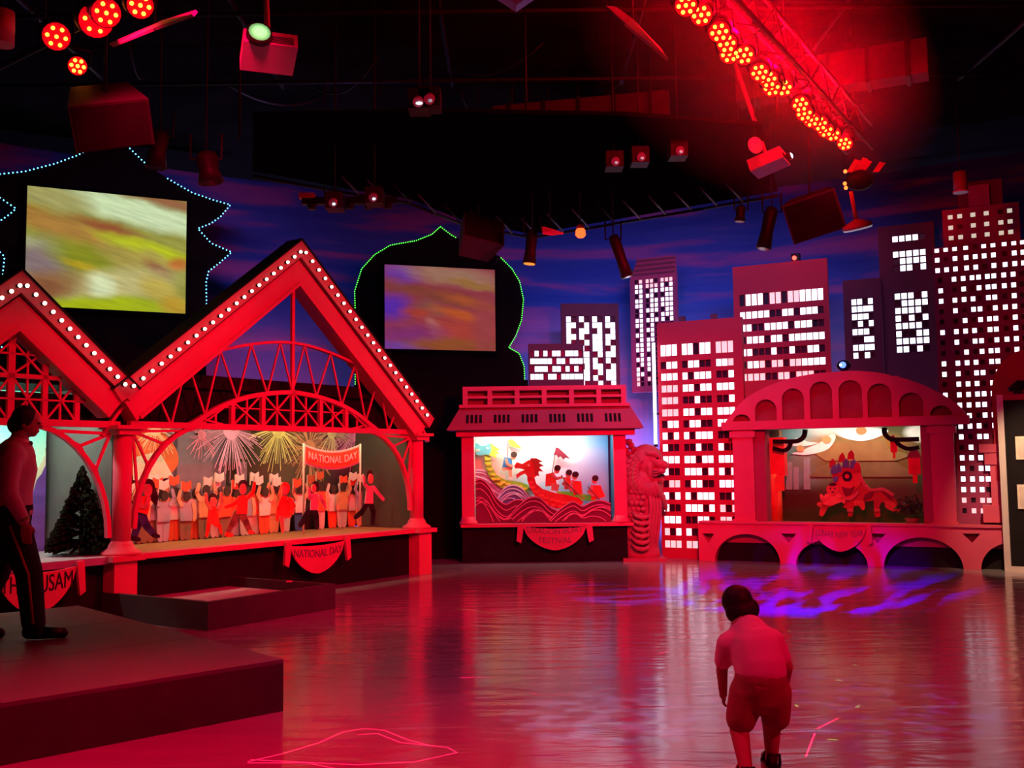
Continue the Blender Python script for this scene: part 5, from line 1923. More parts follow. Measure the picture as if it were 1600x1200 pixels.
# ---- poster stand: black panel in a pale frame
PF = Frame(at_z(1571, 893), u=(.80, -.60))
PX = T('poster_stand', 'black display panel in a pale metal frame with framed pictures at the right edge', 'display panel', PF, 0, 0, 0)
zt_ = PX.q(1566, 617)[1]
ALU = mat('pale_metal_frame', (.75, .68, .60), .35, var=.05, metal=.2)
PX.part('frame_side', M().box(0, .085, -.04, .04, 0, zt_), ALU)
PX.part('frame_side', M().box(1.6, 1.685, -.04, .04, 0, zt_), ALU)
PX.part('frame_bottom', M().box(.085, 1.6, -.04, .04, 0, .08), ALU)
PX.part('frame_top', M().box(.085, 1.6, -.04, .04, zt_ - .08, zt_), FACADE3)
PX.part('black_panel', M().box(.085, 1.6, -.01, .02, .08, zt_ - .08), BLACK)
for i, (a, t, bt) in enumerate(((1587, 682, 718), (1590, 757, 795))):
    c = PX.q(a, (t + bt) / 2, -.03)
    h = PX.q(a, t, -.03)[1] - PX.q(a, bt, -.03)[1]
    zc_ = PX.q(a, (t + bt) / 2, -.03)[1]
    K = T('framed_picture', ('white framed picture, upper of two on the black panel', 'cream framed picture with a dark print, lower of two on the black panel')[i], 'picture', PF, c[0] + .22, -.035, zc_ - h / 2)
    K.part('picture_frame', M().box(-.22, .22, 0, .02, 0, h), mat('cream_frame', (.8, .72, .55), .5))
    K.part('picture_mount', M().box(-.19, .19, -.005, 0, .03, h - .03), C_WHITE if i == 0 else mat('mount', (.7, .6, .5), .6))
    if i == 1:
        K.part('picture_print', M().box(-.13, .13, -.008, -.005, .08, h - .08), art('picture_print', (.25, .12, .12), [(.3, .6, .2, .2, 0, (.6, .4, .35), .5), (.7, .3, .3, .2, 0, (.05, .05, .08), .5)]))
CL = T('clip_lamp', 'black clip-on lamp on top of the poster stand', 'lamp', PF, PX.q(1590, 610)[0], 0, zt_)
CL.part('lamp_clip', M().box(-.05, .05, -.05, .05, 0, .06), BLACKM)
CL.part('lamp_head', M().tube([(-.1, -.08, .06), (.02, 0, .13), (.14, .02, .12)], [.03, .075, .055], 12), BLACKM)

# ================================================================== RIG UNDER THE CEILING
def pole_up(TT, x, y, z, w=.02, top=6.6):
    w = min(w, .008)
    TT.part('hanger', M().tube([(x, y, z), (x, y, top - TT.z)], w, 8), BLACKM)


def free(name, label, cat, p, rz=0.0, group=None):
    t = T(name, label, cat, loc=p, rot=rz, group=group)
    t.z = p[2]
    return t


LED = glow('amber_red_led', (1.0, .30, .02), 9)
LEDBODY = mat('led_face', (.35, .02, .02), .35, emit=(1, 0, .01), strength=.7)  # LED spill between the lenses put in as the plate's own glow
HB = 4.95
pA, pB = at_z(1035, -60, HB), at_z(1330, 238, HB)
dirv = (pB - pA).normalized()
rzb = math.atan2(dirv.y, dirv.x)
TR = free('lighting_truss', 'long black lighting truss carrying the row of red LED lights at the upper right', 'truss', pA + Vector((0, 0, .12)), rzb)
L_ = (pB - pA).length + .4


def truss_parts(TR, L_, w=.28):
    for (y, z) in ((-w / 2, 0), (w / 2, 0), (-w / 2, w), (w / 2, w)):
        TR.part('truss_chord', M().tube([(-1.5, y, z), (L_, y, z)], .022, 8), BLACKM)
    m = M()
    n = int((L_ + 1.5) / .35)
    for i in range(n):
        x = -1.5 + i * .35
        s = 1 if i % 2 else -1
        for y in (-w / 2, w / 2):
            m.tube([(x, y, 0 if s > 0 else w), (x + .35, y, w if s > 0 else 0)], .011, 5)
        m.tube([(x, -w / 2 * s, 0), (x + .35, w / 2 * s, 0)], .011, 5)
        m.tube([(x, -w / 2 * s, w), (x + .35, w / 2 * s, w)], .011, 5)
    TR.part('truss_lacing', m, BLACKM, stuff=True)
    for x in (0, L_ * .5, L_ - .2):
        pole_up(TR, x, 0, w, .015)


truss_parts(TR, L_)
HEXN = 7


def led_can(label, p, aim, r=.085, group='red LED par lights'):
    rot = (Vector(aim) - Vector(p)).to_track_quat('Y', 'Z').to_euler()
    t = T('led_par_light', label, 'stage light', loc=p, rot=tuple(rot), group=group)
    t.part('can', M().tube([(0, -.16, 0), (0, -.15, 0), (0, 0, 0)], [r * .6, r, r], 16), BLACKM)
    t.part('lens_plate', M().tube([(0, -.001, 0), (0, .006, 0)], r * .94, 16), LEDBODY)
    m = M()
    m.ball((0, .008, 0), .0155, n=7, m=4)
    for i in range(6):
        a = i * pi / 3
        m.ball((r * .60 * cos(a), .008, r * .60 * sin(a)), .0155, n=7, m=4)
    o = t.part('led_lenses', m, LED)
    t.part('yoke', M().tube([(-r - .02, -.06, 0), (-r - .02, -.06, r + .05), (r + .02, -.06, r + .05), (r + .02, -.06, 0)], .009, 6), BLACKM)
    return t


cans = [(1072, 8), (1096, 23), (1124, 50), (1136, 68), (1140, 84), (1163, 86), (1187, 113), (1201, 124), (1206, 137), (1225, 137), (1251, 163), (1257, 177), (1268, 187), (1281, 193), (1290, 203), (1301, 209), (1320, 224)]
nm = ['nearest the camera', 'second', 'third', 'fourth', 'fifth', 'sixth', 'seventh', 'eighth', 'ninth', 'tenth', 'eleventh', 'twelfth', 'thirteenth', 'fourteenth', 'fifteenth', 'sixteenth', 'last']
for i, (a, b) in enumerate(cans):
    p = at_z(a, b, HB - .02 - .02 * (i % 3))
    led_can('glowing red LED light on the upper right truss, ' + ('%s' % nm[i] if i in (0,) else ('the last and farthest, tilted' if i == 16 else '%s from its near end' % nm[i])), p,
            (p.x * .25 - .4, p.y - 4.2, 1.3) if i < 16 else (p.x - 1.8, p.y - 2.5, 2.0), .088)
HL = 4.9
left = [(88, 57, .11), (150, 32, .13), (166, 20, .11), (121, 103, .08), (219, 8, .10)]
ll = ['lower left one of the upper left cluster', 'large one beside the dark barn door at the upper left', 'upper one of the touching pair at the upper left', 'small lowest one of the upper left cluster', 'one cut by the top edge at the upper left']
for i, (a, b, r_) in enumerate(left):
    p = at_z(a, b, HL - .0)
    led_can('glowing red LED light, ' + ll[i], p, (1.2, 1.5, .8), r_)
# pipe for them
pC, pD = at_z(60, 75, HL + .18), at_z(250, -20, HL + .18)
d_ = (pD - pC)
PI_ = free('lighting_pipe', 'black pipe carrying the red LED lights at the upper left', 'pipe', pC, math.atan2(d_.y, d_.x))
PI_.part('pipe', M().tube([(-1.5, 0, 0), (d_.length + 1.0, 0, 0)], .025, 10), BLACKM)
for x in (0.1, d_.length):
    pole_up(PI_, x, 0, 0, .012)
for i, (a, b, r_) in enumerate(left):
    p = at_z(a, b, HL)


def plate(label, pts, depth, thick=.02, m_=None, name='barn_door', cat='light shutter'):
    """tilted plate through four pixel points with given depths"""
    P_ = [at_y(a, b, d) for (a, b), d in zip(pts, depth)]
    c = sum(P_, Vector()) / len(P_)
    t = free(name, label, cat, c)
    n = (P_[1] - P_[0]).cross(P_[2] - P_[0]).normalized() * thick
    vs = [p - c for p in P_] + [p - c + n for p in P_]
    k = len(P_)
    m = M().add(vs, [tuple(range(k)), tuple(range(2 * k - 1, k - 1, -1))] + [(i, (i + 1) % k, (i + 1) % k + k, i + k) for i in range(k)])
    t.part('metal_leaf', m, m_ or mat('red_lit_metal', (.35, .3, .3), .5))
    pole_up(t, 0, .05, 0, .01)
    return t


plate('long thin metal leaf with a red-lit edge at the upper left', [(170, 68), (250, 33), (306, 15), (300, 22), (250, 40), (175, 70)], [7.6, 7.0, 6.5, 6.5, 7.0, 7.6])
plate('long red-lit metal leaf pointing down right, near the top centre', [(944, 12), (975, 40), (1042, 96), (1030, 78), (985, 32), (960, 14)], [7.4, 7.4, 7.8, 7.8, 7.4, 7.4])
plate('pale panel corner cut by the top edge of the picture', [(776, -4), (806, 16), (838, -6), (810, -20)], [6.5, 6.6, 6.5, 6.5])
# speaker boxes
def speaker(label, c_px, depth, size, rot, m_=None):
    p = at_y(*c_px, depth)
    t = T('loudspeaker', label, 'loudspeaker', loc=p, rot=rot)
    t.z = p.z
    w, d, h = size
    t.part('cabinet', M().add([(-w / 2, -d / 2, -h / 2), (w / 2, -d / 2, -h / 2), (w * .36, d / 2, -h / 2), (-w * .36, d / 2, -h / 2), (-w / 2, -d / 2, h / 2), (w / 2, -d / 2, h / 2), (w * .36, d / 2, h / 2), (-w * .36, d / 2, h / 2)],
                              [(3, 2, 1, 0), (4, 5, 6, 7), (0, 1, 5, 4), (1, 2, 6, 5), (2, 3, 7, 6), (3, 0, 4, 7)]), m_ or mat('speaker_black', (.05, .04, .045), .6))
    t.part('grille', M().box(-w * .46, w * .46, -d / 2 - .012, -d / 2, -h * .46, h * .46), BLACK)
    top = t.M.inverted() @ Vector((p.x, p.y, 6.6))
    t.part('bracket', M().tube([(0, 0, h * .4), top], .012, 8), BLACKM)
    return t


speaker('black loudspeaker with a red-lit top tilted down, below the left LED cluster', (168, 182), 8.0, (.60, .42, .38), (R(38), R(-14), R(24)), mat('speaker_grey', (.03, .022, .025), .55, spec=.2))
speaker('dark grey loudspeaker hanging over the right edge of the onion-dome board', (748, 372), 13.0, (.55, .4, .38), (R(-25), R(10), R(20)))
speaker('large black loudspeaker hanging above the plain-topped red tower', (1272, 335), 12.0, (.62, .5, .48), (R(20), R(-14), R(-22)))

# projectors
def projector(label, c_px, depth, rz, tilt, size, lens_rgb, lens_s, lens_side=-1, lens_r=.06):
    p = at_y(*c_px, depth)
    t = T('projector', label, 'projector', loc=p, rot=(tilt, 0, rz))
    t.z = p.z
    w, d, h = size
    b = t.part('projector_body', M().box(-w / 2, w / 2, -d / 2, d / 2, 0, h), WHITE_P)
    for i in range(5):
        part('vent_slat', M().box(-w / 2 + .03, w / 2 - .03, -d / 2 - .004, -d / 2, .015 + i * .014, .022 + i * .014), BLACK, b)
    t.part('lens_barrel', M().tube([(lens_side * w * .22, -d / 2, h * .5), (lens_side * w * .22, -d / 2 - .05, h * .5)], [lens_r * 1.15, lens_r * 1.1], 18), BLACKM)
    t.part('glowing_lens', M().ball((lens_side * w * .22, -d / 2 - .045, h * .5), lens_r, .02, lens_r, 16, 8), art('lens_glow', (lens_rgb[0] * .3, lens_rgb[1] * .3, lens_rgb[2] * .3), [(.5, .45, .32, .32, 0, lens_rgb, .5)], emit=lens_s, warp=0))
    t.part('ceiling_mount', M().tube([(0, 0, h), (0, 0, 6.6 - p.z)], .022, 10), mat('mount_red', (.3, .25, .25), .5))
    t.part('mount_plate', M().box(-w * .3, w * .3, -d * .3, d * .3, h, h + .02), BLACKM)
    return t


projector('white projector with a round green-white glowing lens, upper left of the ceiling', (420, 92), 7.6, R(20), R(-20), (.40, .32, .12), (.45, 1.0, .35), 1.6, -1, .085)
projector('white projector aimed right with a small bright blue-white lens, under the right truss', (1204, 263), 10.6, R(62), R(-16), (.34, .36, .13), (.7, .9, 1.0), 6, 1, .035)

# moving head light on a bar (left centre)
def bar_light(label, px0, px1, py, depth, name='light_bar'):
    p0, p1 = at_y(px0, py, depth), at_y(px1, py + 16, depth)
    t = free(name, label, 'light bar', (p0 + p1) / 2)
    hw = (p1 - p0).length / 2
    t.part('bar', M().box(-hw, hw, -.05, .05, -.04, .04), BLACKM)
    for i in range(5):
        x = -hw + hw * 2 * (i + .5) / 5
        t.part('lamp_pod', M().lathe([(.045, -.10), (.06, -.06), (.05, .0)], 12, (x, 0)), BLACKM)
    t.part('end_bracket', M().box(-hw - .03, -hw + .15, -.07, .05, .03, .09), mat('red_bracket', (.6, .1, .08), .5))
    pole_up(t, -.3, 0, .04)
    pole_up(t, .35, 0, .04)
    return t


bar_light('black bar of lamp pods with a red-lit end hanging left of the onion dome', 473, 620, 306, 12.0)


def hanging_spot(label, top, bot, depth, r, lens=None, name='spotlight', glowc=None):
    p0, p1 = at_y(*top, depth), at_y(*bot, depth)
    t = free(name, label, 'spotlight', p0)
    v = p1 - p0
    t.part('lamp_barrel', M().tube([(0, 0, 0), v * .15, v * .6, v], [r * .8, r, r * .9, r * 1.15], 14), BLACKM)
    t.part('yoke', M().tube([Vector((-r * 1.4, 0, .18)), Vector((-r * 1.4, 0, -.05)), Vector((r * 1.4, 0, -.05)), Vector((r * 1.4, 0, .18))], .012, 6), BLACKM)
    t.part('lens', M().tube([v * 1.0, v * 1.02], r * .95, 14), lens or mat('dark_glass', (.05, .05, .07), .1))
    pole_up(t, 0, 0, 0.0, .015)
    return t


AMB = glow('amber_glass', (1, .40, .05), .9)
hanging_spot('black spotlight with a dull amber lens hanging right of the onion dome', (832, 360), (827, 412), 12.5, .075, AMB)
hanging_spot('black cylindrical spotlight angled down over the slanted-roof tower', (958, 368), (980, 432), 12.5, .07)
hanging_spot('black spotlight with open shutters above the plain-topped tower, left of the loudspeaker', (1206, 325), (1193, 388), 12.0, .08)
hanging_spot('black spotlight near the ceiling between the left board and the green projector', (250, 205), (243, 262), 9.5, .09)
hanging_spot('black spotlight hanging over the left board, third from the left projector', (322, 240), (330, 285), 9.0, .10)
hanging_spot('small dark spotlight with a red gel square by the blue sky', (1158, 322), (1156, 346), 12.5, .06)
p = at_y(907, 360, 12.5)
t = free('red_lamp', 'small glowing red lantern-like lamp hanging at the middle of the rig', 'lamp', p)
t.part('lamp_glass', M().lathe([(.04, -.09), (.065, -.06), (.06, 0), (.045, .02)], 12), glow('red_lamp_glass', (1, .10, .02), 2.6))
t.part('lamp_cap', M().lathe([(.05, .02), (.05, .06), (.02, .08)], 12), mat('red_cap', (.5, .1, .08), .5))
pole_up(t, 0, 0, .06, .01)
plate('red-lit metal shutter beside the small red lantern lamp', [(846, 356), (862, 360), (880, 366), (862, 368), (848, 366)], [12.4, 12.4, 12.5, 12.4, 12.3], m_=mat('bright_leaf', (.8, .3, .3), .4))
# white oval disc and mirrored flower-like fixture on the right
p = at_y(1180, 227, 10.2)
t = free('round_reflector', 'pale oval reflector disc hanging under the right truss', 'reflector', p, R(22))
t.part('disc', M().tube([(0, -.01, 0), (0, .01, 0)], .085, 20), mat('pale_disc', (.8, .75, .7), .4))
t.part('disc_rim', M().tube([(0, .01, 0), (0, .03, 0)], .07, 16), BLACKM)
pole_up(t, 0, 0, .08, .008)
p = at_y(1336, 275, 11.5)
t = free('moving_mirror_light', 'moving light with red-lit petal-like shutters at the far end of the right truss', 'stage light', p)
t.part('head', M().ball((.05, 0, -.05), .16, .14, .12, 14, 8), BLACKM)
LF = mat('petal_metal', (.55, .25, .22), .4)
for a, b in ((-.08, .16), (.0, .18), (.06, .15), (.22, .13)):
    t.part('shutter_petal', M().add([(a - .035, -.05, .03), (a + .035, -.05, .03), (a + b * .5 + .05, -.06, b), (a + b * .6 - .03, -.06, b + .02), (a - .035, -.04, .03), (a + .035, -.04, .03), (a + b * .5 + .05, -.05, b), (a + b * .6 - .03, -.05, b + .02)],
                                    [(0, 1, 2, 3), (7, 6, 5, 4), (0, 4, 5, 1), (1, 5, 6, 2), (2, 6, 7, 3), (3, 7, 4, 0)]), LF)
for dx, dz in ((-.15, .02), (-.16, -.12), (-.15, -.17)):
    t.part('indicator_lamp', M().ball((dx, -.12, dz), .022, n=8, m=6), glow('indicator_red', (1, .12, .02), 5))
pole_up(t, 0, 0, .05, .03)
p = at_y(1340, 356, 11.5)
t = free('round_lamp', 'flat round lamp with a white underside below the petal-like moving light', 'lamp', p)
t.o.rotation_euler = (R(12), R(-14), 0)
t.part('lamp_shade', M().lathe([(.17, 0), (.16, .04), (.07, .08), (.03, .10)], 20), mat('shade_red', (.45, .2, .2), .4))
t.part('diffuser', M().lathe([(.155, -.02), (.165, 0)], 20), mat('lamp_white', (.85, .85, .9), .4, emit=(.8, .8, 1), strength=.25))
t.part('stem', M().tube([(0, 0, .1), (0.01, 0, .42)], .025, 8), mat('stem_red', (.5, .15, .12), .5))
# glinting dark fixtures, ceiling left of the right truss
for i, (a, b) in enumerate(((655, 172), (672, 168), (960, 262), (1000, 255), (1060, 245), (585, 318), (523, 326))):
    p = at_y(a, b, 10.5 if i > 1 else 8.5)
    t = free('scanner_light', ['dark ceiling light with a white glint, left of the centre of the ceiling', 'dark ceiling light touching the white-glint one at the ceiling centre', 'dark bluish scanner light, leftmost under the right truss',
                               'dark bluish scanner light, middle under the right truss', 'dark bluish scanner light, nearest the pale disc', 'small dark light hanging under the lamp-pod bar, right one', 'small dark light hanging under the lamp-pod bar, left one'][i], 'stage light', p)
    t.part('housing', M().box(-.09, .09, -.08, .14, -.01, .16), BLACKM)
    t.part('lens', M().tube([(0, -.08, .05), (0, -.11, .03)], [.05, .045], 12), mat('scanner_glass', (.5, .55, .6), .15, metal=.6))
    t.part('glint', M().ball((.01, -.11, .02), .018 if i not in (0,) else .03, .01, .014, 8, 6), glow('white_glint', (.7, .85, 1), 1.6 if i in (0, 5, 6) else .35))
    pole_up(t, 0, 0.03, .16, .012)
# red cylinder hanging at the far right and one at the top left
p = at_y(1501, 300, 13.0)
t = free('hanging_cylinder', 'red-lit cylinder lamp with a pale bottom hanging before the tallest tower', 'lamp', p)
t.part('cylinder', M().lathe([(.085, 0), (.085, .26)], 16), mat('cylinder_shade', (.25, .08, .08), .5))
t.part('cylinder_bottom', M().lathe([(.095, -.01), (.095, .01)], 16), mat('cyl_bottom', (.6, .65, .7), .4))
pole_up(t, 0, 0, .26, .012)
p = at_y(2, 70, 7.0)
t = free('hanging_cylinder', 'red-lit cylinder at the very top left corner', 'lamp', p)
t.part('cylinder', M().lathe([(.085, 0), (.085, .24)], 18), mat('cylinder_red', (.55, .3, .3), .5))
t.part('cylinder_cap', M().lathe([(.06, .24), (.03, .27)], 18), BLACKM)
pole_up(t, 0, 0, .26, .012)
# black pipes and grid of the rig, ceiling beams and duct
GR = free('pipe_grid', 'black grid of pipes hanging below the dark ceiling', 'pipe grid', Vector((0, 9, 6.25)))
for i in range(5):
    GR.part('grid_pipe', M().tube([(-8, -4.5 + i * 1.9, .0), (8.5, -4.5 + i * 1.9, .0)], .025, 8), BLACKM)
for i in range(8):
    GR.part('grid_pipe', M().tube([(-7 + i * 2.1, -6, .05), (-7 + i * 2.1, 3.4, .05)], .025, 8), BLACKM)
for i in range(4):
    GR.part('grid_hanger', M().tube([(-6 + i * 4, -.8, 0), (-6 + i * 4, -.8, .35)], .02, 8), BLACKM)
DUCT = mat('grey_duct', (.05, .04, .06), .7, spec=.1)
for nm_, (a, b), (c, d) in (('ceiling_duct', (770, 192), (1045, 168)), ('ceiling_duct', (1150, 138), (1450, 92))):
    p0, p1 = at_z(a, b + 20, 5.7), at_z(c, d + 20, 5.7)
    v = p1 - p0
    t = free(nm_, 'grey rectangular duct crossing the ceiling ' + ('left of' if a < 1000 else 'right of') + ' the red LED truss', 'duct', p0, math.atan2(v.y, v.x))
    t.part('duct_body', M().box(0, v.length, 0, .3, 0, .38), DUCT)
    for k in range(5):
        x = v.length * (k + .5) / 5
        t.part('duct_flange', M().box(x - .02, x + .02, -.02, .32, -.02, .40), BLACKM)
    for k in (0.1, .9):
        pole_up(t, v.length * k, .15, .38, .01)
# small moving light on top of the arched booth, blue lens
x, z = F_NY.hit(1319, 578, .10)
t = T('small_spotlight', 'small black spotlight with a blue glowing lens on top of the arched booth', 'spotlight', F_NY, x, .08, z)
t.part('housing', M().ball((0, 0, .07), .11, .09, .085, 14, 8), BLACKM)
t.part('lens', M().tube([(0, -.085, .07), (0, -.10, .07)], .05, 12), glow('blue_lens', (.05, .12, 1), 5))
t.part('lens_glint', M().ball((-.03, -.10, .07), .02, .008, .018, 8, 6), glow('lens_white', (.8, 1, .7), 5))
t.part('stand', M().box(-.04, .04, -.04, .04, -.03, .02), BLACKM)

# dark clutter of cables under the ceiling
rnd = random.Random(11)
CBL = ['leftmost', 'second from the left', 'third from the left', 'fourth from the left', 'in the middle', 'fourth from the right', 'third from the right', 'second from the right', 'rightmost']
for i in range(9):
    a = at_z(200 + i * 130, 60 + (i * 53) % 130, 6.59)
    b = a + Vector((rnd.uniform(-1.5, 1.5), rnd.uniform(.3, 1.6), 0))
    t = free('hanging_cable', 'thin black cable sagging between the black pipes of the rig, ' + CBL[i], 'cable', a, 0, 'sagging cables of the rig')
    v = b - a
    t.part('cable', M().tube([v * (k / 8) - Vector((0, 0, .25 * 4 * (k / 8) * (1 - k / 8))) for k in range(9)], .012, 6), BLACKM)

# black service deck of the rig, seen from below, with cross bars along its far edge
DKZ = 4.92
dk = [at_z(a, b, DKZ) for a, b in ((395, 275), (520, 298), (640, 318), (720, 350), (830, 372), (960, 350), (1100, 326), (1215, 306), (1190, 205), (980, 190), (700, 185), (395, 190))]
dc = at_z(820, 270, DKZ)
DK = free('service_deck', 'large black service deck hanging under the dark ceiling over the middle of the hall', 'ceiling deck', dc)
DK.part('deck_sheet', M().prismz([(p.x - dc.x, p.y - dc.y) for p in dk], .06, .10), mat('deck_black', (.0035, .003, .003), .95, spec=0))
for a, b in zip(dk[:7], dk[1:8]):
    DK.part('edge_rail', M().tube([a - dc, b - dc], .02, 6), BLACKM)
GB_ = mat('grey_bar', (.05, .04, .05), .5)
for i in range(16):
    px = 560 + i * 40
    f = [p for p in ((395, 275), (520, 298), (640, 318), (720, 350), (830, 372), (960, 350), (1100, 326), (1215, 306))]
    for (x0, y0), (x1, y1) in zip(f[:-1], f[1:]):
        if x0 <= px <= x1:
            yy = y0 + (y1 - y0) * (px - x0) / (x1 - x0)
            a, b = at_z(px, yy - 2, DKZ), at_z(px - 26, yy - 30, DKZ)
            DK.part('cross_bar', M().tube([a - dc, b - dc], .014, 6), GB_)
for x, y in ((-3, -1.0), (0, -1.5), (2.5, -1.5), (0.2, 1.5)):
    DK.part('hanger', M().tube([(x, y, .1), (x, y, 6.6 - DKZ)], .012, 6), BLACKM)

# ================================================================== LAMPS INSIDE THE DISPLAYS
def strip_light(F, x, y, z, sx, sy, power, col, tilt):
    d = bpy.data.lights.new('display_strip', 'AREA')
    d.shape = 'RECTANGLE'
    d.size, d.size_y = sx, sy
    d.energy = power
    d.color = col
    o = bpy.data.objects.new('display_strip', d)
    COL.objects.link(o)
    o.location = F.pt(x, y, z)
    o.rotation_euler = (tilt, 0, F.rot)
    return o


strip_light(F_ST, XC, .42, 2.46, 4.6, .1, 55, (1.0, .78, .55), R(25))
strip_light(F_ST, XC2 + .1, .5, 2.4, 2.0, .1, 40, (.95, 1.0, .85), R(25))
strip_light(F_DR, XM, .2, zop + .03, 2.2, .06, 24, (1.0, .97, .92), R(22))
strip_light(F_NY, NX + .0, .35, zbnd + .03, 2.0, .06, 16, (1.0, .88, .72), R(20))
light('panel_spot', 'SPOT', (6.2, 12.4, 3.6), 650, (1.0, .66, .38), (7.3, 14.2, 1.2), .05, 44, .7)


def gobo_spot(name, loc, target, power, color, angle, scale, lo, hi, stretch=(1, 1, 1), blend=.6):
    o = light(name, 'SPOT', loc, power, color, target, .01, angle, blend)
    d = o.data
    d.use_nodes = True
    nt = d.node_tree
    N, L = nt.nodes, nt.links
    em = [n_ for n_ in N if n_.type == 'EMISSION'][0]
    tc = N.new('ShaderNodeTexCoord')
    mp = N.new('ShaderNodeMapping')
    mp.inputs['Scale'].default_value = stretch
    nz = N.new('ShaderNodeTexNoise')
    nz.inputs['Scale'].default_value = scale
    nz.inputs['Detail'].default_value = 2
    L.new(tc.outputs['Normal'], mp.inputs[0])
    L.new(mp.outputs[0], nz.inputs['Vector'])
    mr = N.new('ShaderNodeMapRange')
    mr.interpolation_type = 'SMOOTHSTEP'
    mr.inputs['From Min'].default_value = lo
    mr.inputs['From Max'].default_value = hi
    L.new(nz.outputs['Fac'], mr.inputs['Value'])
    L.new(mr.outputs[0], em.inputs['Strength'])
    return o


p = at_z(1190, 925)
gobo_spot('blue_beam', (p.x - 1.5, p.y - 4.5, 4.0), (p.x + .5, p.y, 0), 13000, (.03, .0, 1), 36, 9, .46, .62, (2.2, .7, 1))
p = at_z(985, 930)
gobo_spot('blue_beam', (p.x + 1.0, p.y - 4, 4.0), (p.x, p.y, 0), 2500, (.06, .06, 1), 18, 9, .46, .62, (.7, 2.2, 1))
p = at_z(905, 1120)
gobo_spot('pale_beam', (p.x + .4, p.y - 1.0, 5), (p.x + .2, p.y, 0), 650, (.4, .5, 1), 17, 30, .40, .62, (1, 1, 1))
p = at_z(1310, 1100)
gobo_spot('blue_dots', (p.x + .4, p.y - .5, 5), (p.x, p.y, 0), 600, (.2, .12, 1), 26, 34, .52, .66)
# laser figures drawn on the floor: one lamp whose beam traces thin lines
def laser(loc, target_px, lines, power, color, width=.0035, name='laser'):
    tg = at_z(*target_px)
    o = light(name, 'SPOT', loc, power, color, tg, .0, 60, 0)
    Mi = o.rotation_euler.to_matrix().inverted()
    d = o.data
    d.use_nodes = True
    nt = d.node_tree
    N, L = nt.nodes, nt.links
    em = [n_ for n_ in N if n_.type == 'EMISSION'][0]
    tc = N.new('ShaderNodeTexCoord')
    sx = N.new('ShaderNodeSeparateXYZ')
    L.new(tc.outputs['Normal'], sx.inputs[0])
    dx = N.new('ShaderNodeMath'); dx.operation = 'DIVIDE'
    dy = N.new('ShaderNodeMath'); dy.operation = 'DIVIDE'
    L.new(sx.outputs['X'], dx.inputs[0]); L.new(sx.outputs['Z'], dx.inputs[1])
    L.new(sx.outputs['Y'], dy.inputs[0]); L.new(sx.outputs['Z'], dy.inputs[1])
    cb = N.new('ShaderNodeCombineXYZ')
    L.new(dx.outputs[0], cb.inputs[0]); L.new(dy.outputs[0], cb.inputs[1])
    prev = None
    for run in lines:
        loc_ = [Mi @ (at_z(*q_) - Vector(loc)) for q_ in run]
        uv = [Vector((v.x / v.z, v.y / v.z, 0)) for v in loc_]
        for a, b_ in zip(uv[:-1], uv[1:]):
            ab = b_ - a
            l2 = max(ab.length_squared, 1e-9)
            sub = N.new('ShaderNodeVectorMath'); sub.operation = 'SUBTRACT'
            L.new(cb.outputs[0], sub.inputs[0]); sub.inputs[1].default_value = a
            dt = N.new('ShaderNodeVectorMath'); dt.operation = 'DOT_PRODUCT'
            L.new(sub.outputs[0], dt.inputs[0]); dt.inputs[1].default_value = ab / l2
            cl = N.new('ShaderNodeClamp')
            L.new(dt.outputs['Value'], cl.inputs[0])
            sc_ = N.new('ShaderNodeVectorMath'); sc_.operation = 'SCALE'
            sc_.inputs[0].default_value = ab
            L.new(cl.outputs[0], sc_.inputs['Scale'])
            ds = N.new('ShaderNodeVectorMath'); ds.operation = 'DISTANCE'
            L.new(sub.outputs[0], ds.inputs[0]); L.new(sc_.outputs[0], ds.inputs[1])
            if prev is None:
                prev = ds.outputs['Value']
            else:
                mn_ = N.new('ShaderNodeMath'); mn_.operation = 'MINIMUM'
                L.new(prev, mn_.inputs[0]); L.new(ds.outputs['Value'], mn_.inputs[1])
                prev = mn_.outputs[0]
    mr = N.new('ShaderNodeMapRange')
    mr.inputs['From Min'].default_value = width
    mr.inputs['From Max'].default_value = width * .4
    L.new(prev, mr.inputs['Value'])
    L.new(mr.outputs[0], em.inputs['Strength'])
    return o


laser((-.4, 3.4, 4.9), (555, 1165), [[(388, 1190), (440, 1178), (500, 1160), (535, 1144), (570, 1138), (600, 1141), (635, 1155), (672, 1165)],
                                     [(392, 1187), (560, 1195), (650, 1190), (714, 1176), (700, 1168), (625, 1160), (590, 1146), (560, 1148)],
                                     [(388, 1192), (480, 1192), (520, 1200)]], 20000, (1, .01, .08), .0012)
laser((1.6, 4.0, 4.9), (1290, 1160), [[(1259, 1182), (1273, 1146)], [(1278, 1138), (1310, 1122)]], 20000, (1, .01, .08), .0012)
laser((.6, 6.0, 4.9), (860, 1000), [[(808, 991), (811, 992)], (lambda: [(832, 1083), (835, 1084)])(), [(932, 952), (934, 953)], [(992, 998), (994, 998)], [(1014, 971), (1016, 971)],
                                    [(620, 984), (624, 985)], [(720, 1059), (765, 1058)], [(1030, 1022), (1045, 1017)]], 12000, (1, .01, .12), .0018)
laser((1.8, 5.2, 4.9), (1300, 1030), [[(1280, 1015), (1284, 1016)], [(1286, 1031), (1290, 1031)], [(1306, 1062), (1314, 1064)], [(1335, 1038), (1338, 1040)], [(1294, 1155), (1308, 1156)],
                                      [(1338, 1105), (1342, 1103)], [(1243, 1101), (1246, 1104)], [(1232, 986), (1234, 987)], [(1265, 995), (1267, 996)]], 5000, (.35, 1, .12), .0018)
laser((.0, 6.6, 4.9), (760, 955), [[(713, 952), (727, 952), (780, 960), (834, 968)], [(1040, 1089), (1050, 1090)], [(622, 1088), (632, 1089)]], 2500, (.3, 1, .12), .0014)

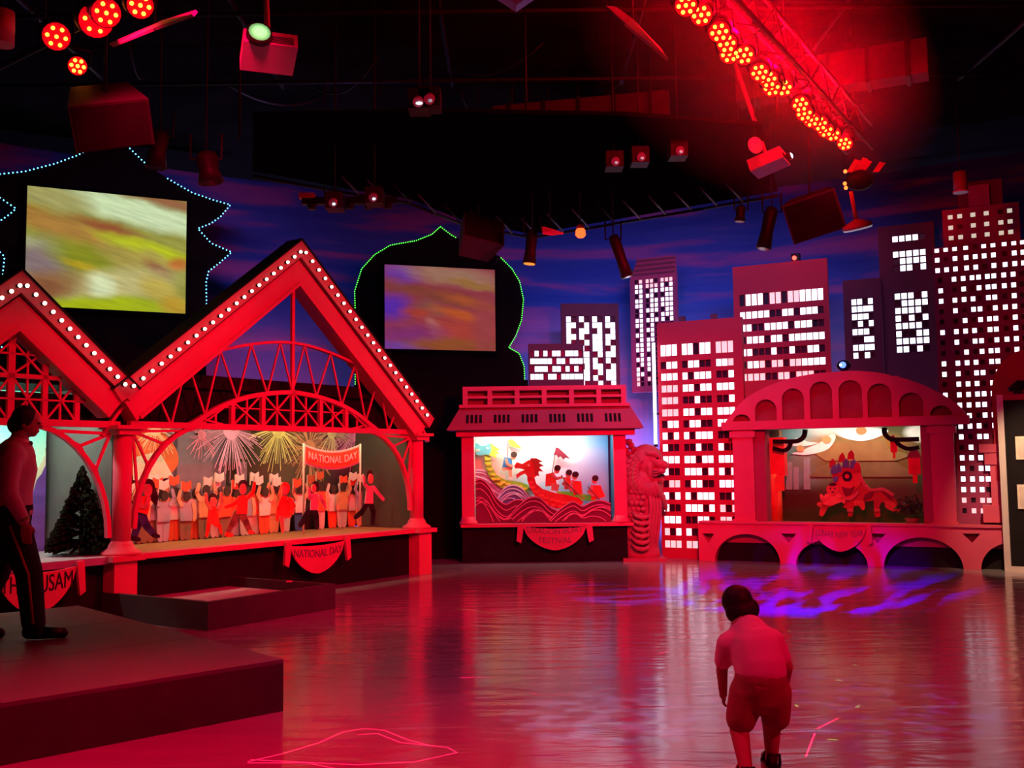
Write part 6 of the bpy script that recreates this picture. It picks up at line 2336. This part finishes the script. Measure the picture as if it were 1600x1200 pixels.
# ================================================================== PEOPLE
SKN = mat('skin', (.42, .22, .15), .55, var=.05, scale=8)
HR = mat('dark_hair', (.012, .008, .008), .6)
SHOE = mat('black_shoe', (.012, .012, .014), .35)


def hand(m, wrist, d, side, palm_n, L=.18, curl=.5):
    """palm, four fingers and thumb grown from the wrist along d; palm_n points out of the palm, side towards the thumb"""
    d, side, pn = Vector(d).normalized(), Vector(side).normalized(), Vector(palm_n).normalized()
    w = Vector(wrist)
    k = L / .18
    c = w + d * .045 * k
    for i in range(4):
        o = side * (.030 - .019 * i) * k
        m.limb([(*(w + d * .01 * k + o * .55), .015 * k), (*(c + o * .8), .015 * k), (*(w + d * .088 * k + o), .0115 * k)], 8)
        ln = (.072, .080, .074, .058)[i] * k
        b0 = w + d * .09 * k + o
        p1 = b0 + (d * cos(curl * .5) + pn * sin(curl * .5)) * ln * .45
        p2 = p1 + (d * cos(curl * 1.2) + pn * sin(curl * 1.2)) * ln * .32
        p3 = p2 + (d * cos(curl * 1.7) + pn * sin(curl * 1.7)) * ln * .25
        m.limb([(*b0, .0095 * k), (*p1, .0088 * k), (*p2, .008 * k), (*p3, .0068 * k)], 8)
    b0 = w + d * .022 * k + side * .028 * k
    p1 = b0 + (d * .6 + side * .7 + pn * .2).normalized() * .036 * k
    p2 = p1 + (d * .95 + side * .2 + pn * .3).normalized() * .032 * k
    m.limb([(*(w + d * .012 * k + side * .012 * k), .014 * k), (*b0, .0125 * k), (*p1, .0105 * k), (*p2, .0085 * k)], 8)


def head(m, c, r, fwd, up=Vector((0, 0, 1))):
    """skull, jaw, nose, lips, brow, ears; c centre, r half head height; fwd facing"""
    fwd = Vector(fwd).normalized()
    up = Vector(up).normalized()
    sd = fwd.cross(up).normalized()
    up = sd.cross(fwd).normalized()
    B_ = Matrix((sd, fwd, up)).transposed()
    h = M()
    h.ball((0, -.10 * r, .18 * r), .72 * r, .86 * r, .80 * r, 20, 14)
    h.ball((0, .10 * r, -.25 * r), .58 * r, .68 * r, .66 * r, 18, 12)
    h.ball((0, .42 * r, -.66 * r), .28 * r, .28 * r, .22 * r, 12, 8)
    h.limb([(0, .74 * r, .08 * r, .09 * r), (0, .94 * r, -.20 * r, .11 * r)], 8)
    h.ball((0, .74 * r, -.46 * r), .22 * r, .12 * r, .07 * r, 10, 6)
    h.ball((0, .68 * r, -.56 * r), .19 * r, .12 * r, .06 * r, 10, 6)
    h.limb([(-.34 * r, .68 * r, .20 * r, .09 * r), (.34 * r, .68 * r, .20 * r, .09 * r)], 8)
    for s in (-1, 1):
        h.ball((s * .70 * r, -.05 * r, -.08 * r), .08 * r, .15 * r, .24 * r, 10, 8)
        h.ball((s * .27 * r, .70 * r, .03 * r), .10 * r, .06 * r, .07 * r, 8, 6)
    h.v = [tuple(Vector(c) + B_ @ Vector(q_)) for q_ in h.v]
    m.add(h.v, h.f, True)
    return B_


def put(o, B_, c, pts):
    return [tuple(Vector(c) + B_ @ Vector(p)) for p in pts]


# ---- man in white shirt, standing side on at the left, looking right
mp = at_z(14, 1000, .335)
MN = T('person', 'man in pale shirt and black trousers with red side stripe, standing on the platform', 'person', loc=mp, rot=R(22))
MN.z = .335
H = 1.74
nk, hc = Vector((.03, 0, 1.50)), Vector((.085, 0, 1.625))
fw = Vector((1, -.15, -.12))
b = M()
# trunk
b.limb([(-.02, .0, .95, .15), (-.02, .0, 1.10, .14), (.0, .0, 1.28, .155), (.01, 0, 1.38, .13)], 16)
for s in (-1, 1):
    b.limb([(.0, s * .10, 1.36, .10), (.01, s * .19, 1.39, .07)], 12)
b.limb([(.01, 0, 1.40, .075), (.045, 0, 1.54, .062)], 12)
Bm = head(b, hc, .118, fw)
# legs
hipz = .92
LG = [(-1, [(.0, -.09, hipz, .105), (.13, -.10, .50, .068), (.17, -.10, .10, .045)]), (1, [(-.03, .09, hipz, .105), (-.10, .10, .50, .068), (-.27, .10, .11, .045)])]
for s, pts in LG:
    b.limb(pts, 12)
    f = pts[-1]
    b.limb([(f[0] - .02, f[1], .05, .042), (f[0] + .16, f[1], .035, .034)], 10)
# arms
AR_ = [(-1, [(.0, -.20, 1.38, .055), (-.01, -.245, 1.10, .044), (.10, -.23, .87, .030)]), (1, [(.01, .20, 1.38, .055), (.0, .245, 1.10, .044), (.06, .23, .86, .030)])]
for s, pts in AR_:
    b.limb(pts, 12)
    e = Vector(pts[-1][:3])
    hand(b, e, (.12, 0, -1), (1, 0, .1), (0, -s, 0), .18, .55)
o = MN.part('body', b, SKN)
smooth_blob(o, .0085, 2)
# shirt
s_ = M()
s_.limb([(-.02, 0, .95, .165), (-.02, 0, 1.10, .158), (.0, 0, 1.28, .17), (.01, 0, 1.37, .145)], 16)
for s in (-1, 1):
    s_.limb([(.0, s * .09, 1.36, .115), (.01, s * .19, 1.385, .085)], 12)
for s, pts in AR_:
    s_.limb([(pts[0][0], pts[0][1], pts[0][2], .078), (pts[1][0], pts[1][1], pts[1][2], .066), (pts[2][0] - .01, pts[2][1], pts[2][2] + .03, .048)], 12)
s_.limb([(.02, 0, 1.44, .078), (.03, 0, 1.475, .076)], 12)
o = MN.part('shirt', s_, mat('shirt_cotton', (.62, .50, .50), .8, var=.05))
smooth_blob(o, .014, 4)
MN.part('bow_tie', M().add([(.115, -.05, 1.44), (.115, -.05, 1.49), (.13, 0, 1.46), (.13, 0, 1.475), (.115, .05, 1.44), (.115, .05, 1.49), (.10, -.05, 1.44), (.10, .05, 1.49)], [(0, 2, 3, 1), (2, 4, 5, 3), (6, 2, 3, 7)]), C_BLK)
MN.part('collar', M().lathe([(.082, 1.46), (.080, 1.50), (.074, 1.50)], 16, (.025, 0)), mat('collar_cotton', (.65, .55, .55), .8))
# trousers
t_ = M()
t_.limb([(-.02, 0, .98, .168), (-.01, 0, .90, .15)], 14)
for s, pts in LG:
    t_.limb([(pts[0][0], pts[0][1], .90, .128), (pts[1][0], pts[1][1], .50, .098), (pts[2][0], pts[2][1], .12, .085)], 12)
o = MN.part('trousers', t_, mat('black_trousers', (.012, .010, .014), .8))
smooth_blob(o, .014, 3)
pl = LG[0][1]
MN.part('side_stripe', M().tube([(pl[0][0], pl[0][1] - .128, .86), (pl[1][0], pl[1][1] - .10, .50), (pl[2][0], pl[2][1] - .088, .13)], .011, 6), mat('red_stripe', (.45, .06, .04), .7))
MN.part('wrist_band', M().tube([(.088, -.232, .91), (.095, -.231, .895)], .046, 14), mat('green_band', (.2, .6, .05), .5))
for s, pts in LG:
    f = pts[-1]
    lift = .0
    m = M()
    m.limb([(f[0] - .03, f[1], .062, .052), (f[0] + .06, f[1], .055, .048), (f[0] + .20, f[1], .042, .040)], 12)
    m.v = [(x, y, max(z, .002)) for x, y, z in m.v]
    MN.part('shoe', m, SHOE)
hm = M()
hm.ball(hc + Bm @ Vector((0, -.022, .035)), .094, .108, .098, 20, 12)
hm.ball(hc + Bm @ Vector((0, -.05, -.02)), .088, .08, .085, 18, 10)
o = MN.part('hair', hm, HR)
smooth_blob(o, .009, 2)
for s in (-1, 1):
    c = hc + Bm @ Vector((s * .031, .090, .004))
    MN.part('eye', M().ball(c, .012, .009, .009, 10, 6), C_BLK)

# ---- running child seen from behind, leaning forward to the left
cp = at_z(1185, 1207, 0)
CH = T('person', 'small child running away in pale shirt and tan shorts, leaning forward', 'person', loc=(cp.x, cp.y, 0), rot=R(0))
pm_ = lambda px, py, dy=0: (at_y(px, py, cp.y + dy) - Vector((cp.x, cp.y, 0)))


def J(px, py, dy, r):
    v = pm_(px, py, dy)
    return (v.x, v.y, v.z, r)


b = M()
b.limb([J(1188, 1068, 0, .115), J(1186, 1040, .03, .115), J(1176, 1005, .10, .115), J(1166, 985, .15, .09)], 16)
b.limb([J(1168, 988, .14, .05), J(1156, 962, .21, .042)], 12)
for (a, c_) in ((1136, 1003), (1206, 998)):
    b.limb([J(1170, 995, .13, .075), J(a, c_, .12, .05)], 12)
hc2 = Vector(J(1150, 947, .24, 0)[:3])
fw2 = Vector((-.35, 1, -.45))
Bc = head(b, hc2, .092, fw2, Vector((-.25, .3, 1)))
legL = [J(1165, 1082, .02, .075), J(1155, 1140, .02, .052), J(1166, 1204, -.10, .034)]
legR = [J(1205, 1082, .02, .075), J(1206, 1135, .10, .050), J(1206, 1186, .12, .033)]
for pts in (legL, legR):
    b.limb(pts, 12)
b.limb([(legR[2][0], legR[2][1], .03, .026), (legR[2][0] - .01, legR[2][1] + .10, .025, .024)], 10)
b.limb([(legL[2][0], legL[2][1] - .0, .035, .026), (legL[2][0] - .01, legL[2][1] + .10, .025, .024)], 10)
armL = [J(1135, 1006, .12, .040), J(1128, 1046, .16, .032), J(1130, 1086, .24, .022)]
armR = [J(1208, 1000, .12, .040), J(1230, 1042, .10, .032), J(1226, 1074, .22, .022)]
for pts, s in ((armL, -1), (armR, 1)):
    b.limb(pts, 10)
    e = Vector(pts[-1][:3])
    dd = (e - Vector(pts[1][:3])).normalized()
    hand(b, e, dd, (-s * .3, .9, 0), (-s, 0, 0), .105, .7)
o = CH.part('body', b, SKN)
smooth_blob(o, .006, 2)
s_ = M()
s_.limb([J(1189, 1048, .02, .135), J(1180, 1015, .08, .135), J(1170, 990, .14, .105)], 16)
s_.limb([J(1168, 994, .13, .088), J(1140, 1004, .12, .062)], 12)
s_.limb([J(1172, 992, .13, .088), J(1203, 999, .12, .062)], 12)
s_.limb([J(1136, 1006, .12, .058), J(1130, 1032, .145, .050)], 12)
s_.limb([J(1208, 1000, .12, .058), J(1222, 1028, .11, .050)], 12)
o = CH.part('shirt', s_, mat('child_shirt', (.72, .62, .58), .8, var=.05))
smooth_blob(o, .011, 4)
t_ = M()
t_.limb([J(1189, 1060, .02, .138), J(1186, 1078, .02, .13)], 14)
t_.limb([J(1168, 1082, .02, .098), J(1158, 1122, .02, .082)], 12)
t_.limb([J(1208, 1080, .02, .098), J(1212, 1118, .07, .080)], 12)
o = CH.part('shorts', t_, mat('tan_shorts', (.30, .15, .10), .8, var=.08))
smooth_blob(o, .011, 3)
hm = M()
hm.ball(hc2 + Bc @ Vector((0, -.028, .022)), .084, .088, .088, 20, 12)
hm.ball(hc2 + Bc @ Vector((.02, -.045, -.035)), .078, .058, .070, 16, 10)
hm.ball(hc2 + Bc @ Vector((-.02, -.045, -.040)), .078, .058, .070, 16, 10)
o = CH.part('hair', hm, HR)
smooth_blob(o, .008, 2)
for s in (-1, 1):
    CH.part('eye', M().ball(hc2 + Bc @ Vector((s * .024, .070, .003)), .009, .007, .007, 8, 6), C_BLK)
for pts in (legR, legL):
    x, y = pts[2][0], pts[2][1]
    CH.part('sandal', M().prismz([(x - .034, y - .05), (x + .034, y - .05), (x + .042, y + .08), (x + .015, y + .14), (x - .025, y + .14), (x - .042, y + .08)], 0, .016)
            .tube([(x - .04, y + .05, .012), (x - .02, y + .055, .055), (x + .02, y + .055, .055), (x + .04, y + .05, .012)], .010, 6)
            .tube([(x - .035, y - .03, .012), (x - .03, y - .045, .065), (x + .03, y - .045, .065), (x + .035, y - .03, .012)], .009, 6), SHOE)


# ================================================================== HAZE added to make the red halo round the LED truss
hz = M()
c_ = (pA + pB) / 2
hz.box(-3.2, 3.0, -1.2, 1.5, -.75, 1.25)
HZ = T('halo_haze', 'added haze volume making the red halo around the LED truss at the upper right', 'haze', loc=(c_.x, c_.y, HB), rot=rzb)
bpy.data.objects.remove(HZ.o)
hm_, nt, N, L, b = nodes('haze')
for n_ in list(N):
    if n_.type == 'BSDF_PRINCIPLED':
        N.remove(n_)
vv = N.new('ShaderNodeVolumeScatter')
vv.inputs['Density'].default_value = .10
vv.inputs['Anisotropy'].default_value = .3
tc = N.new('ShaderNodeTexCoord')
ds = N.new('ShaderNodeVectorMath')
ds.operation = 'LENGTH'
mp = N.new('ShaderNodeMapping')
mp.inputs['Scale'].default_value = (1 / 3.0, 1 / 1.3, 1 / 1.0)
L.new(tc.outputs['Object'], mp.inputs[0])
L.new(mp.outputs[0], ds.inputs[0])
mr = N.new('ShaderNodeMapRange')
mr.inputs['From Min'].default_value = 1
mr.inputs['From Max'].default_value = 0
mr.inputs['To Max'].default_value = .11
L.new(ds.outputs['Value'], mr.inputs['Value'])
L.new(mr.outputs[0], vv.inputs['Density'])
L.new(vv.outputs[0], N['Material Output'].inputs['Volume'])
ho = mkobj('halo_haze', hz.mesh('halo_haze'), hm_)
ho.location = (c_.x, c_.y, HB)
ho.rotation_euler = (0, 0, rzb)
ho['label'] = 'added haze volume making the red halo around the LED truss at the upper right'
ho['category'] = 'haze'
ho['kind'] = 'stuff'
for k in (-2, -1, 0, 1, 2):
    p = c_ + dirv * k * .9
    light('bar_glow', 'POINT', (p.x, p.y, HB + .22), 190, (1, 0, .01), None, .08)  # added points along the truss that light the haze for the halo
